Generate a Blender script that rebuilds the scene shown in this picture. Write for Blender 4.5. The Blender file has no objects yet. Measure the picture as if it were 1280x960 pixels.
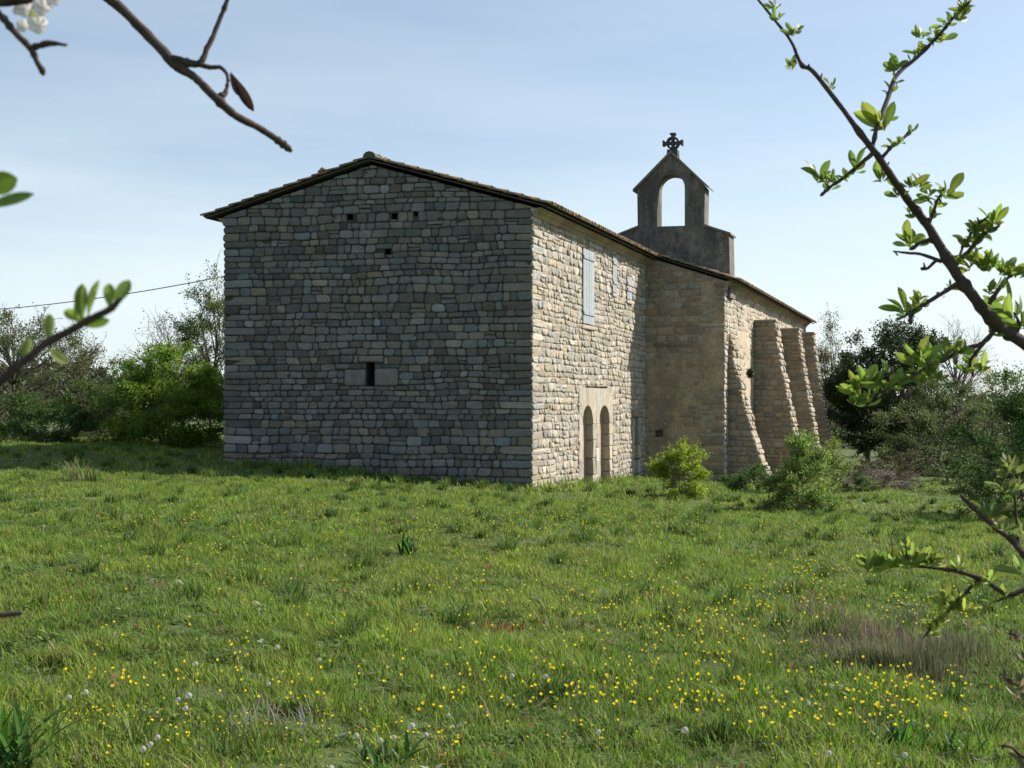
import bpy, math, random
import numpy as np
from mathutils import Vector, Matrix, noise as mnoise

random.seed(7); rng = np.random.default_rng(7)
S = bpy.context.scene
COL = S.collection
R = math.radians
F = 1500.0          # focal length of the photograph in its own pixels (1280 wide)
HZ = 505.0          # horizon row
EYE = 2.0

# ---------------------------------------------------------------- camera, world, sun, exposure
cam_d = bpy.data.cameras.new('camera'); cam = bpy.data.objects.new('camera', cam_d); COL.objects.link(cam)
cam.location = (0, 0, EYE); cam.rotation_euler = (R(90), 0, 0)
cam_d.sensor_width = 36; cam_d.lens = 36 * F / 1280
cam_d.shift_y = (HZ - 480) / 1280
cam_d.clip_start = 0.05; cam_d.clip_end = 3000
cam_d.dof.use_dof = True; cam_d.dof.focus_distance = 24; cam_d.dof.aperture_fstop = 27
S.camera = cam

SUN_AZ = Vector((0.934, 0.358)).normalized(); SUN_EL = R(36.5)
w = bpy.data.worlds.new('World'); S.world = w; w.use_nodes = True
nt = w.node_tree; nt.nodes.clear()
sky = nt.nodes.new('ShaderNodeTexSky'); sky.sky_type = 'NISHITA'; sky.sun_disc = False
sky.sun_elevation = SUN_EL; sky.sun_rotation = math.atan2(SUN_AZ.x, SUN_AZ.y)
sky.air_density = 1.0; sky.dust_density = 1.2; sky.ozone_density = 1.0; sky.altitude = 400
bg = nt.nodes.new('ShaderNodeBackground'); bg.inputs['Strength'].default_value = 0.08
wo = nt.nodes.new('ShaderNodeOutputWorld')
tc = nt.nodes.new('ShaderNodeTexCoord')
mp = nt.nodes.new('ShaderNodeMapping'); mp.inputs['Scale'].default_value = (1.0, 1.0, 7.0)
cn = nt.nodes.new('ShaderNodeTexNoise'); cn.inputs['Scale'].default_value = 1.6; cn.inputs['Detail'].default_value = 5; cn.inputs['Roughness'].default_value = 0.5
cr = nt.nodes.new('ShaderNodeMapRange'); cr.inputs['From Min'].default_value = 0.42; cr.inputs['From Max'].default_value = 0.68; cr.inputs['To Max'].default_value = 0.5
sep = nt.nodes.new('ShaderNodeSeparateXYZ')
lo = nt.nodes.new('ShaderNodeMapRange'); lo.inputs['From Min'].default_value = 0.05; lo.inputs['From Max'].default_value = 0.27; lo.inputs['To Min'].default_value = 1.0; lo.inputs['To Max'].default_value = 0.34
mul = nt.nodes.new('ShaderNodeMath'); mul.operation = 'MULTIPLY'
mxs = nt.nodes.new('ShaderNodeMix'); mxs.data_type = 'RGBA'; mxs.inputs[7].default_value = (5.85, 6.6, 6.9, 1)
L = nt.links.new
L(tc.outputs['Generated'], mp.inputs['Vector']); L(mp.outputs[0], cn.inputs['Vector']); L(cn.outputs['Fac'], cr.inputs['Value'])
L(tc.outputs['Generated'], sep.inputs[0]); L(sep.outputs['Z'], lo.inputs['Value'])
ad = nt.nodes.new('ShaderNodeMath'); ad.operation = 'ADD'; ad.inputs[1].default_value = 0.5
L(cr.outputs[0], ad.inputs[0]); L(ad.outputs[0], mul.inputs[0]); L(lo.outputs[0], mul.inputs[1]); L(mul.outputs[0], mxs.inputs[0])
L(sky.outputs[0], mxs.inputs[6]); L(mxs.outputs[2], bg.inputs[0]); L(bg.outputs[0], wo.inputs[0])

sun_d = bpy.data.lights.new('sun', 'SUN'); sun_d.energy = 4.9; sun_d.angle = R(0.55); sun_d.color = (1, 0.93, 0.82)
sun = bpy.data.objects.new('sun', sun_d); COL.objects.link(sun)
sdir = Vector((SUN_AZ.x * math.cos(SUN_EL), SUN_AZ.y * math.cos(SUN_EL), math.sin(SUN_EL)))
sun.rotation_euler = sdir.to_track_quat('Z', 'Y').to_euler(); sun.location = sdir * 60

vs = S.view_settings
vs.view_transform = 'Standard'; vs.look = 'None'; vs.gamma = 1; vs.use_curve_mapping = False; vs.exposure = 0.93
S.render.engine = 'CYCLES'

# ---------------------------------------------------------------- helpers
def P(px, py, Y): return Vector(((px - 640) / F * Y, Y, EYE - (py - HZ) / F * Y))

def smooth(t): t = np.clip(t, 0, 1); return t * t * (3 - 2 * t)
_w = [(rng.uniform(0, 2 * math.pi), rng.uniform(0, 6.28)) for _ in range(40)]
def wob(x, y, scale, k0=0, n=6):
    r = 0
    for i in range(n):
        a, p = _w[(k0 * 7 + i) % 40]
        f = (1 + 0.37 * i) / scale * 6.28
        r = r + np.sin(f * (x * math.cos(a) + y * math.sin(a)) + p + 1.3 * np.sin(f * .4 * (x * math.sin(a) - y * math.cos(a)) + p * 2)) / (1 + .35 * i)
    return r / 3.2
def gz(x, y):
    x = np.asarray(x, float); y = np.asarray(y, float)
    xl = np.minimum(x, 0); xr = np.maximum(x, 0)
    zx = 1.15 * np.tanh(-xl * 0.1 / 1.15) * (.5 + .5 * smooth((y - 22) / 11)) - 1.1 * np.tanh(xr * 0.06 / 1.1)
    zy = -0.016 * 48 * np.tanh(y / 48.) * 1.06
    near = 1 - smooth((np.hypot(x, y) - 60) / 80)
    z = 0.48 + zx + zy - .15 * smooth((y - 18) / 10)
    z = z + (0.05 * wob(x, y, 3.1, 0) + 0.035 * wob(x, y, 1.1, 1) + .015 * wob(x, y, .45, 2)) * near
    return z
def g1(x, y): return float(gz(x, y))

class MB:
    def __init__(s): s.v = []; s.f = []; s.c = []
    def vert(s, p, c=None): s.v.append(tuple(p)); s.c.append(c or (1, 1, 1)); return len(s.v) - 1
    def poly(s, pts, c=None):
        i = [s.vert(p, c) for p in pts]; s.f.append(i)
    def box(s, fr, u0, u1, v0, v1, d0, d1, c=None):
        a = [s.vert(fr(u, v, d), c) for d in (d0, d1) for v in (v0, v1) for u in (u0, u1)]
        for q in ((4, 5, 7, 6), (1, 0, 2, 3), (0, 1, 5, 4), (2, 6, 7, 3), (0, 4, 6, 2), (1, 3, 7, 5)):
            s.f.append([a[k] for k in q])
    def tube(s, pts, rad, n=6, c=None, cap=True):
        pts = [Vector(p) for p in pts]; rings = []
        up = Vector((0.13, 0.21, 0.97)); prev = None
        for i, p in enumerate(pts):
            d = (pts[min(i + 1, len(pts) - 1)] - pts[max(i - 1, 0)])
            if d.length < 1e-9: d = Vector((0, 0, 1))
            d.normalize()
            a = (prev - d * prev.dot(d)) if prev else d.cross(up)
            if a.length < 1e-5: a = d.cross(Vector((1, 0, 0)))
            a.normalize(); prev = a; b = d.cross(a)
            r = rad[i] if hasattr(rad, '__len__') else rad
            rings.append([s.vert(p + (a * math.cos(6.2832 * k / n) + b * math.sin(6.2832 * k / n)) * r, c) for k in range(n)])
        for r0, r1 in zip(rings, rings[1:]):
            for k in range(n): s.f.append([r0[k], r0[(k + 1) % n], r1[(k + 1) % n], r1[k]])
        if cap: s.f.append(rings[-1]); s.f.append(rings[0][::-1])
    def build(s, name, mat, parent=None, smooth_=False):
        return mesh_obj(name, s.v, s.f, mat, parent, s.c, smooth_)

def mesh_obj(name, v, f, mat, parent=None, c=None, smooth_=False):
    me = bpy.data.meshes.new(name); me.from_pydata([tuple(p) for p in v], [], f)
    if c is not None:
        a = me.color_attributes.new('tint', 'FLOAT_COLOR', 'POINT')
        arr = np.ones((len(v), 4), np.float32); arr[:, :3] = np.asarray(c, np.float32)
        a.data.foreach_set('color', arr.ravel())
    if smooth_: me.polygons.foreach_set('use_smooth', [True] * len(me.polygons))
    me.materials.append(mat); me.update()
    return link(name, me, parent)
def np_mesh(name, V, Fq, C, mat, parent=None, smooth_=False):
    """V (n,3); Fq: list of (m,k) index arrays"""
    me = bpy.data.meshes.new(name)
    V = np.asarray(V, np.float32); me.vertices.add(len(V)); me.vertices.foreach_set('co', V.ravel())
    loops = np.concatenate([q.ravel() for q in Fq]).astype(np.int32)
    tot = np.concatenate([np.full(len(q), q.shape[1]) for q in Fq]).astype(np.int32)
    st = np.concatenate([[0], np.cumsum(tot)[:-1]]).astype(np.int32)
    me.loops.add(len(loops)); me.loops.foreach_set('vertex_index', loops)
    me.polygons.add(len(tot)); me.polygons.foreach_set('loop_start', st); me.polygons.foreach_set('loop_total', tot)
    if smooth_: me.polygons.foreach_set('use_smooth', np.ones(len(tot), bool))
    if C is not None:
        a = me.color_attributes.new('tint', 'FLOAT_COLOR', 'POINT')
        arr = np.ones((len(V), 4), np.float32); arr[:, :3] = C; a.data.foreach_set('color', arr.ravel())
    me.update(calc_edges=True); me.validate(); me.materials.append(mat)
    return link(name, me, parent)
def link(name, me, parent):
    o = bpy.data.objects.new(name, me); COL.objects.link(o)
    if parent is not None:
        o.parent = parent; o.matrix_parent_inverse = Matrix.Translation(-world_loc(parent))
    return o
def world_loc(o):
    return Vector(o.location) if o.parent is None else Vector((0, 0, 0))
def tag(o, label=None, cat=None, group=None, kind=None):
    if label: o['label'] = label
    if cat: o['category'] = cat
    if group: o['group'] = group
    if kind: o['kind'] = kind
    return o
def empty(name, loc):
    o = bpy.data.objects.new(name, None); COL.objects.link(o); o.location = loc; o.empty_display_size = .2; return o

# materials ------------------------------------------------------
def mat(name, base=(.5, .5, .5), rough=.9, tint=True, var=.25, nscale=6., bump=.0, bscale=40., stain=None, spec=.2, trans=0., vstain=None):
    m = bpy.data.materials.new(name); m.use_nodes = True; t = m.node_tree; n = t.nodes; n.clear(); l = t.links.new
    out = n.new('ShaderNodeOutputMaterial'); b = n.new('ShaderNodeBsdfPrincipled')
    b.inputs['Roughness'].default_value = rough; b.inputs['Specular IOR Level'].default_value = spec
    co = n.new('ShaderNodeTexCoord')
    src = None
    rgb = n.new('ShaderNodeRGB'); rgb.outputs[0].default_value = (*base, 1); cur = rgb.outputs[0]
    if tint:
        a = n.new('ShaderNodeAttribute'); a.attribute_name = 'tint'
        mx = n.new('ShaderNodeMix'); mx.data_type = 'RGBA'; mx.blend_type = 'MULTIPLY'; mx.inputs[0].default_value = 1
        l(cur, mx.inputs[6]); l(a.outputs['Color'], mx.inputs[7]); cur = mx.outputs[2]
    if var:
        for sc, am in ((nscale, var), (nscale * 5.3, var * .8)):
            no = n.new('ShaderNodeTexNoise'); no.inputs['Scale'].default_value = sc; no.inputs['Detail'].default_value = 6; no.inputs['Roughness'].default_value = .65
            l(co.outputs['Object'], no.inputs['Vector'])
            mr = n.new('ShaderNodeMapRange'); mr.inputs['From Min'].default_value = .3; mr.inputs['From Max'].default_value = .7
            mr.inputs['To Min'].default_value = 1 - am; mr.inputs['To Max'].default_value = 1 + am
            l(no.outputs['Fac'], mr.inputs['Value'])
            vm = n.new('ShaderNodeVectorMath'); vm.operation = 'SCALE'; l(cur, vm.inputs[0]); l(mr.outputs[0], vm.inputs['Scale']); cur = vm.outputs[0]
    for st in (stain or []):
        col, sc, a0, a1, mxm, stretch = st
        no = n.new('ShaderNodeTexNoise'); no.inputs['Scale'].default_value = sc; no.inputs['Detail'].default_value = 7; no.inputs['Roughness'].default_value = .7
        mpp = n.new('ShaderNodeMapping'); mpp.inputs['Scale'].default_value = (1, 1, stretch); mpp.inputs['Location'].default_value = (sc * 3.1, sc, 5)
        l(co.outputs['Object'], mpp.inputs[0]); l(mpp.outputs[0], no.inputs['Vector'])
        mr = n.new('ShaderNodeMapRange'); mr.inputs['From Min'].default_value = a0; mr.inputs['From Max'].default_value = a1; mr.inputs['To Max'].default_value = mxm
        l(no.outputs['Fac'], mr.inputs['Value'])
        mx = n.new('ShaderNodeMix'); mx.data_type = 'RGBA'; mx.inputs[7].default_value = (*col, 1)
        l(mr.outputs[0], mx.inputs[0]); l(cur, mx.inputs[6]); cur = mx.outputs[2]
    l(cur, b.inputs['Base Color'])
    if bump:
        no = n.new('ShaderNodeTexNoise'); no.inputs['Scale'].default_value = bscale; no.inputs['Detail'].default_value = 8; no.inputs['Roughness'].default_value = .65
        l(co.outputs['Object'], no.inputs['Vector'])
        bp = n.new('ShaderNodeBump'); bp.inputs['Strength'].default_value = 1; bp.inputs['Distance'].default_value = bump
        l(no.outputs['Fac'], bp.inputs['Height']); l(bp.outputs[0], b.inputs['Normal'])
    if trans:
        tr = n.new('ShaderNodeBsdfTranslucent'); l(cur, tr.inputs[0])
        mh = n.new('ShaderNodeMixShader'); mh.inputs[0].default_value = trans
        l(b.outputs[0], mh.inputs[1]); l(tr.outputs[0], mh.inputs[2]); l(mh.outputs[0], out.inputs[0])
    else: l(b.outputs[0], out.inputs[0])
    return m

M = {}
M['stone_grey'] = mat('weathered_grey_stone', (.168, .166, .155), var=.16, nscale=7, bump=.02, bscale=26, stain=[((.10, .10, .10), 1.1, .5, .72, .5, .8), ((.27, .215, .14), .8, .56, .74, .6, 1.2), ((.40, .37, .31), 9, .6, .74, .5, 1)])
M['mortar_dark'] = mat('dark_joint_mortar', (.055, .052, .046), tint=False, var=.3, nscale=9, bump=.02, bscale=30)  # dark mortar in the joints of the grey stonework
M['stone_warm'] = mat('warm_limestone', (.345, .318, .268), var=.15, nscale=6, bump=.022, bscale=24, stain=[((.26, .22, .17), 1.3, .52, .75, .5, .6), ((.50, .46, .38), 8, .6, .75, .5, 1)])  # paler, warmer limestone than the weathered grey face
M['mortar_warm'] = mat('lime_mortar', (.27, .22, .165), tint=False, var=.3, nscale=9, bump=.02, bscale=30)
M['stone_tan'] = mat('tan_limestone', (.29, .248, .19), var=.18, nscale=4, bump=.025, bscale=22, stain=[((.15, .125, .095), 1.2, .5, .72, .6, .7)])
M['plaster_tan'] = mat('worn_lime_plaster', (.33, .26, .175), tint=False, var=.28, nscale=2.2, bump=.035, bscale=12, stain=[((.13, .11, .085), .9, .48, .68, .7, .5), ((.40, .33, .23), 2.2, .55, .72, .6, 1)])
M['dressed'] = mat('dressed_pale_stone', (.34, .305, .25), var=.14, nscale=5, bump=.008, bscale=40, stain=[((.26, .215, .165), 2.5, .52, .72, .45, .7)])
M['infill'] = mat('doorway_infill', (.36, .275, .20), tint=False, var=.2, nscale=3, bump=.02, bscale=16)
M['belfry'] = mat('blackened_belfry_stone', (.16, .148, .13), tint=False, var=.38, nscale=3.5, bump=.03, bscale=14, stain=[((.045, .045, .045), 1.6, .42, .62, .75, .35), ((.30, .23, .17), 2.3, .6, .74, .5, .5)])
M['lichen_edge'] = mat('lichened_coping', (.17, .155, .125), tint=False, var=.3, nscale=6, bump=.01, bscale=40)
M['cross'] = mat('dark_cross_stone', (.055, .055, .05), tint=False, var=.3, nscale=12, bump=.006, bscale=60)
M['tile'] = mat('old_clay_tile', (.25, .165, .105), var=.28, nscale=5, bump=.006, bscale=60, stain=[((.075, .085, .05), 2.6, .40, .60, .85, 1), ((.30, .27, .20), 14, .6, .72, .5, 1)])
M['cornice'] = mat('plastered_cornice', (.30, .235, .16), var=.22, nscale=3, bump=.012, bscale=30, stain=[((.14, .12, .09), 2.2, .5, .7, .5, 1)])
M['board'] = mat('roof_board', (.07, .06, .045), tint=False, var=.25)
M['shutter'] = mat('grey_blue_shutter_paint', (.28, .31, .335), var=.1, nscale=9, bump=.004, bscale=50, stain=[((.24, .22, .2), 3, .55, .75, .6, .12)])
M['dark'] = mat('dark_interior', (.02, .02, .02), tint=False, var=0)
M['bark'] = mat('branch_bark', (.062, .046, .038), tint=False, var=.35, nscale=60, bump=.0012, bscale=300)
M['bark_grey'] = mat('tree_bark', (.11, .095, .08), tint=False, var=.3, nscale=8, bump=.01, bscale=20)
M['leaf'] = mat('leaf', (1, 1, 1), rough=.55, var=.12, nscale=3, spec=.35, trans=.5)
M['leaf_dark'] = mat('evergreen_leaf', (1, 1, 1), rough=.5, var=.12, nscale=3, spec=.2, trans=.3)
M['leaf_near'] = mat('young_leaf', (1, 1, 1), rough=.42, var=.12, nscale=60, spec=.3, trans=.6)
M['grass'] = mat('grass_blade', (1, 1, 1), rough=.6, var=0, spec=.25, trans=.45)
M['petal'] = mat('petal', (1, 1, 1), rough=.7, var=.05, nscale=80, trans=.3)
M['wire'] = mat('black_cable', (.02, .02, .02), tint=False, var=0, rough=.6)
M['soil'] = mat('meadow_soil', (.07, .095, .028), tint=False, var=.35, nscale=1.3, bump=.03, bscale=14, stain=[((.085, .065, .04), 1.1, .55, .7, .6, 1), ((.05, .085, .018), .35, .45, .6, .6, 1)])

# ---------------------------------------------------------------- ground
def axis(lo_, hi_, near0, near1, step, far_n):
    a = np.arange(near0, near1 + 1e-6, step)
    left = near0 - np.geomspace(step * 2, near0 - lo_, far_n)[::-1] if lo_ < near0 else []
    right = near1 + np.geomspace(step * 2, hi_ - near1, far_n)
    return np.concatenate([left, a, right])
gx = axis(-1500, 1500, -24, 28, .3, 24); gy = axis(-300, 2500, 0, 62, .3, 24)
X, Yg = np.meshgrid(gx, gy); Z = gz(X, Yg)
nx, ny = len(gx), len(gy); ii = (np.arange(ny - 1)[:, None] * nx + np.arange(nx - 1)[None, :]).ravel()
ground = np_mesh('ground', np.stack([X.ravel(), Yg.ravel(), Z.ravel()], 1), [np.stack([ii, ii + 1, ii + nx + 1, ii + nx], 1)], None, M['soil'], smooth_=True)
tag(ground, kind='structure')

# ---------------------------------------------------------------- masonry
UV = Vector((.981, -.195, 0)).normalized()      # along the end walls, to the right
SV = Vector((.35, .937, 0)).normalized()        # along the long walls, away
def frame(o, u, n=None, v=None):
    o = Vector(o); u = Vector(u).normalized(); v = Vector(v or (0, 0, 1)).normalized(); n = n or u.cross(v).normalized()
    return lambda a, b, d: o + u * a + v * b + n * d

def clip(poly, a, b, c):    # keep a*u+b*v<=c
    out = []
    for i in range(len(poly)):
        p, q = poly[i], poly[(i + 1) % len(poly)]
        dp = a * p[0] + b * p[1] - c; dq = a * q[0] + b * q[1] - c
        if dp <= 0: out.append(p)
        if (dp < 0 < dq) or (dq < 0 < dp):
            t = dp / (dp - dq); out.append((p[0] + (q[0] - p[0]) * t, p[1] + (q[1] - p[1]) * t))
    return out
def area(p): return .5 * sum(p[i][0] * p[(i + 1) % len(p)][1] - p[(i + 1) % len(p)][0] * p[i][1] for i in range(len(p))) if len(p) > 2 else 0
def clip_region(poly, reg):
    for i in range(len(reg)):
        (x0, y0), (x1, y1) = reg[i], reg[(i + 1) % len(reg)]
        a, b = (y1 - y0), -(x1 - x0)
        poly = clip(poly, a, b, a * x0 + b * y0)
        if len(poly) < 3: return []
    return poly
def stone(mb, fr, poly, prot, gap, c, rnd, back=-.03, round_=.22, rough=.006, inset=.2):
    if len(poly) < 3: return
    us = [p[0] for p in poly]; vs_ = [p[1] for p in poly]
    w_, h_ = max(us) - min(us), max(vs_) - min(vs_)
    if w_ < .03 or h_ < .025: return
    cu, cv = sum(us) / len(us), sum(vs_) / len(vs_)
    su, sv = max(.3, 1 - gap / w_), max(.3, 1 - gap / h_)
    p = [(cu + (a - cu) * su, cv + (b - cv) * sv) for a, b in poly]
    q = []
    for i in range(len(p)):
        a, b = p[i], p[(i + 1) % len(p)]
        ln = math.hypot(b[0] - a[0], b[1] - a[1]) + 1e-6
        t = min(.3, round_ * min(w_, h_) / ln * rnd.uniform(.6, 1.5))
        q.append((a[0] + (b[0] - a[0]) * t, a[1] + (b[1] - a[1]) * t))
        if ln > .14:
            k = rnd.uniform(.42, .58); q.append((a[0] + (b[0] - a[0]) * k + rnd.uniform(-rough, rough) * 1.2, a[1] + (b[1] - a[1]) * k + rnd.uniform(-rough, rough) * 1.2))
        q.append((a[0] + (b[0] - a[0]) * (1 - t), a[1] + (b[1] - a[1]) * (1 - t)))
    m = min(w_, h_) * inset
    def ins(amt): return [(cu + (a - cu) * (1 - amt / w_ * 2), cv + (b - cv) * (1 - amt / h_ * 2)) for a, b in q]
    tu, tv = rnd.uniform(-.07, .07), rnd.uniform(-.09, .09)
    def dd(a, b): return (a - cu) * tu + (b - cv) * tv
    r0 = [mb.vert(fr(a, b, back), c) for a, b in q]
    r1 = [mb.vert(fr(a, b, prot * .45 + dd(a, b) * .5), c) for a, b in ins(.002)]
    r2 = [mb.vert(fr(a, b, prot * .9 + dd(a, b) + rnd.uniform(-rough, rough)), c) for a, b in ins(m * .45)]
    r3 = [mb.vert(fr(a, b, prot + dd(a, b) + rnd.uniform(-rough, rough)), c) for a, b in ins(m * 1.25)]
    n = len(q)
    for A, B in ((r0, r1), (r1, r2), (r2, r3)):
        for k in range(n): mb.f.append([A[k], A[(k + 1) % n], B[(k + 1) % n], B[k]])
    ce = mb.vert(fr(cu, cv, prot + rnd.uniform(-rough, rough) * 1.3), c)
    for k in range(n): mb.f.append([r3[k], r3[(k + 1) % n], ce])

def tone(rnd, lo_=.75, hi_=1.25, warm=.05):
    b = rnd.uniform(lo_, hi_) ** 1.0
    if rnd.random() < .07: b *= 1.3
    if rnd.random() < .08: b *= .75
    wv = rnd.gauss(0, warm)
    return (b * (1 + wv), b, b * (1 - wv * 1.3))
def rows_for(v0, v1, rnd, lo_=.12, hi_=.25):
    r = [v0]
    while r[-1] < v1: r.append(r[-1] + rnd.uniform(lo_, hi_))
    return r
def masonry(mb, fr, reg, holes, rows, seed, inset=.16, wid=(.18, .5), prot=(.02, .05), gap=.022, wave=.02, jit=.02, quoin=(False, False), split=.12, tn=(.75, 1.25, .05), round_=.22, rough=.006, ext=.03):
    rnd = random.Random(seed)
    umin = min(p[0] for p in reg); umax = max(p[0] for p in reg); vmin = min(p[1] for p in reg); vmax = max(p[1] for p in reg)
    def vl(i, u): 
        e = min(1, (u - umin) / .6, (umax - u) / .6); e = max(e, 0)
        return rows[i] + e * wave * (mnoise.noise(Vector((u * .7 + seed, rows[i] * 1.2, seed))) * 2 + .8 * mnoise.noise(Vector((u * 2.6, rows[i] * 3, seed + 3.3))))
    for i in range(len(rows) - 1):
        if rows[i] > vmax or rows[i + 1] < vmin: continue
        h = rows[i + 1] - rows[i]
        u = umin - ext; first = True
        cuts = [u]
        while u < umax + ext:
            if first and quoin[0]: s_ = rnd.uniform(.65, .95) if i % 2 else rnd.uniform(.34, .5)
            else: s_ = rnd.uniform(*wid) * (0.75 + h * 1.6)
            first = False; u += s_; cuts.append(u)
        cuts[-1] = umax + ext
        if len(cuts) > 2 and cuts[-1] - cuts[-2] < .14: cuts.pop(-2)
        if quoin[1] and len(cuts) > 4:
            s_ = rnd.uniform(.34, .5) if i % 2 else rnd.uniform(.65, .95)
            cuts = [c for c in cuts if c < umax + ext - s_ - .1] + [umax + ext - s_, umax + ext]
        js = [0] + [rnd.uniform(-jit, jit) for _ in cuts[1:-1]] + [0]
        for j in range(len(cuts) - 1):
            a, b = cuts[j], cuts[j + 1]
            pol = [(a - js[j], vl(i, a)), (b - js[j + 1], vl(i, b)), (b + js[j + 1], vl(i + 1, b)), (a + js[j], vl(i + 1, a))]
            pols = [pol]
            edge = (j == 0 or j == len(cuts) - 2)
            if not edge and h > .17 and rnd.random() < split and b - a > .2:
                k = rnd.uniform(.4, .6); ml = (pol[0][0] * (1 - k) + pol[3][0] * k, pol[0][1] * (1 - k) + pol[3][1] * k); mr = (pol[1][0] * (1 - k) + pol[2][0] * k, pol[1][1] * (1 - k) + pol[2][1] * k)
                pols = [[pol[0], pol[1], mr, ml], [ml, mr, pol[2], pol[3]]]
            for q in pols:
                rg = [(p[0] + (ext if p[0] == umax else -ext if p[0] == umin else 0), p[1]) for p in reg]
                q = clip_region(q, rg)
                if len(q) < 3: continue
                for (h0, h1, g0, g1_) in holes:
                    us = [p[0] for p in q]; vv = [p[1] for p in q]
                    if max(us) <= h0 or min(us) >= h1 or max(vv) <= g0 or min(vv) >= g1_: continue
                    opts = [clip(q, 1, 0, h0), clip(q, -1, 0, -h1), clip(q, 0, 1, g0), clip(q, 0, -1, -g1_)]
                    q = max(opts, key=lambda o: area(o))
                    if len(q) < 3 or area(q) < .003: q = []; break
                if len(q) < 3 or area(q) < .002: continue
                stone(mb, fr, q, rnd.uniform(*prot), gap * rnd.uniform(.7, 1.5), tone(rnd, *tn), rnd, round_=round_, rough=rough, inset=inset)
def sheet(mb, fr, reg, holes, depth=.3):
    us = sorted({p[0] for p in reg} | {h for H in holes for h in H[:2]}); vv = sorted({p[1] for p in reg} | {h for H in holes for h in H[2:]})
    for a, b in zip(us, us[1:]):
        for c, d in zip(vv, vv[1:]):
            mu, mv = (a + b) / 2, (c + d) / 2
            if any(H[0] < mu < H[1] and H[2] < mv < H[3] for H in holes): continue
            q = clip_region([(a, c), (b, c), (b, d), (a, d)], reg)
            if len(q) > 2: mb.poly([fr(p[0], p[1], 0) for p in q])
    for a, b, c, d in holes:
        for (p, q) in (((a, c), (b, c)), ((b, c), (b, d)), ((b, d), (a, d)), ((a, d), (a, c))):
            mb.poly([fr(*p, 0), fr(*q, 0), fr(*q, -depth), fr(*p, -depth)])
        mb.poly([fr(a, c, -depth), fr(b, c, -depth), fr(b, d, -depth), fr(a, d, -depth)])

chapel = empty('stone_chapel', (0.5, 30, 0))
tag(chapel, 'old grey stone country chapel with tiled roof, sloping buttresses and open bell gable', 'chapel')
Z0 = -2.2
PL = Vector((-7.56, 31.6, 0)); WF = 8.22; P0 = PL + UV * WF; LS = 11.45
A = P0 + SV * LS; WN = 2.65; B = A + UV * WN
EZ, AZ, AU = 6.93, 8.14, 4.03
rr = random.Random(11); rows_main = rows_for(Z0, 8.6, rr, .135, .235)

# front gable wall
frF = frame(PL, UV)
slit = (3.89, 4.11, 2.46, 3.07)
regF = [(0, Z0), (WF, Z0), (WF, EZ), (AU, AZ), (0, EZ)]
putlog = [(3.37, 3.53, 6.74, 6.9), (4.56, 4.73, 6.72, 6.88), (4.38, 4.55, 5.83, 5.97), (5.15, 5.27, 6.78, 6.9)]
lint = [(3.68, 4.36, 3.07, 3.25), (3.3, 3.885, 2.46, 2.9), (4.115, 4.75, 2.46, 2.92)]
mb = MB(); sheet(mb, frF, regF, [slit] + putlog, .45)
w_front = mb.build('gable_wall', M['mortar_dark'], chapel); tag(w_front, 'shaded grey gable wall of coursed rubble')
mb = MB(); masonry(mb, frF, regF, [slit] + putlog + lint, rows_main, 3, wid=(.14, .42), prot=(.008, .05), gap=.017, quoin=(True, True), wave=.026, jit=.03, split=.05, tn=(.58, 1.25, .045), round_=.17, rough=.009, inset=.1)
rnd = random.Random(5)
for (a, b, c, d) in lint: stone(mb, frF, [(a, c), (b, c), (b, d), (a, d)], .045, .018, tone(rnd, 1.05, 1.25, .02), rnd, back=-.2, round_=.1)
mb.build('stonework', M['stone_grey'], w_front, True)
mb = MB(); mb.box(frF, slit[0], slit[1], slit[2], slit[3], -.44, -.42); mb.build('window', M['dark'], w_front)

# long side wall of the front block
frS = frame(P0, SV)
sh1 = (4.19, 5.30, 4.26, 6.43); sh2 = (7.27, 7.72, 5.42, 6.6); sh3 = (8.96, 9.55, 5.35, 6.12)
arch = (3.84, 7.38, Z0, 2.5); dr = (9.75, 10.75, Z0, 1.62)
regS = [(0, Z0), (LS, Z0), (LS, 6.8), (0, 6.8)]
regS = [(0, Z0), (LS, Z0), (LS, EZ), (0, EZ)]
rows_side = rows_for(Z0, 7.2, random.Random(21), .12, .24)
mb = MB(); sheet(mb, frS, regS, [arch, dr, sh1, sh2, sh3], .3); w_side = mb.build('side_wall', M['mortar_warm'], chapel); tag(w_side, 'sunlit rubble side wall with shutters and twin arches')
mb = MB(); masonry(mb, frS, regS, [(3.84, 7.38, Z0, 1.95), (4.05, 7.2, 1.9, 2.22), (4.5, 6.75, 2.15, 2.5), dr, sh1, sh2, sh3], rows_side, 8, wid=(.14, .42), prot=(.006, .042), gap=.018, quoin=(True, False), wave=.045, jit=.055, split=.14, tn=(.72, 1.15, .045), round_=.28, rough=.014)
mb.build('stonework', M['stone_warm'], w_side, True)

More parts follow.
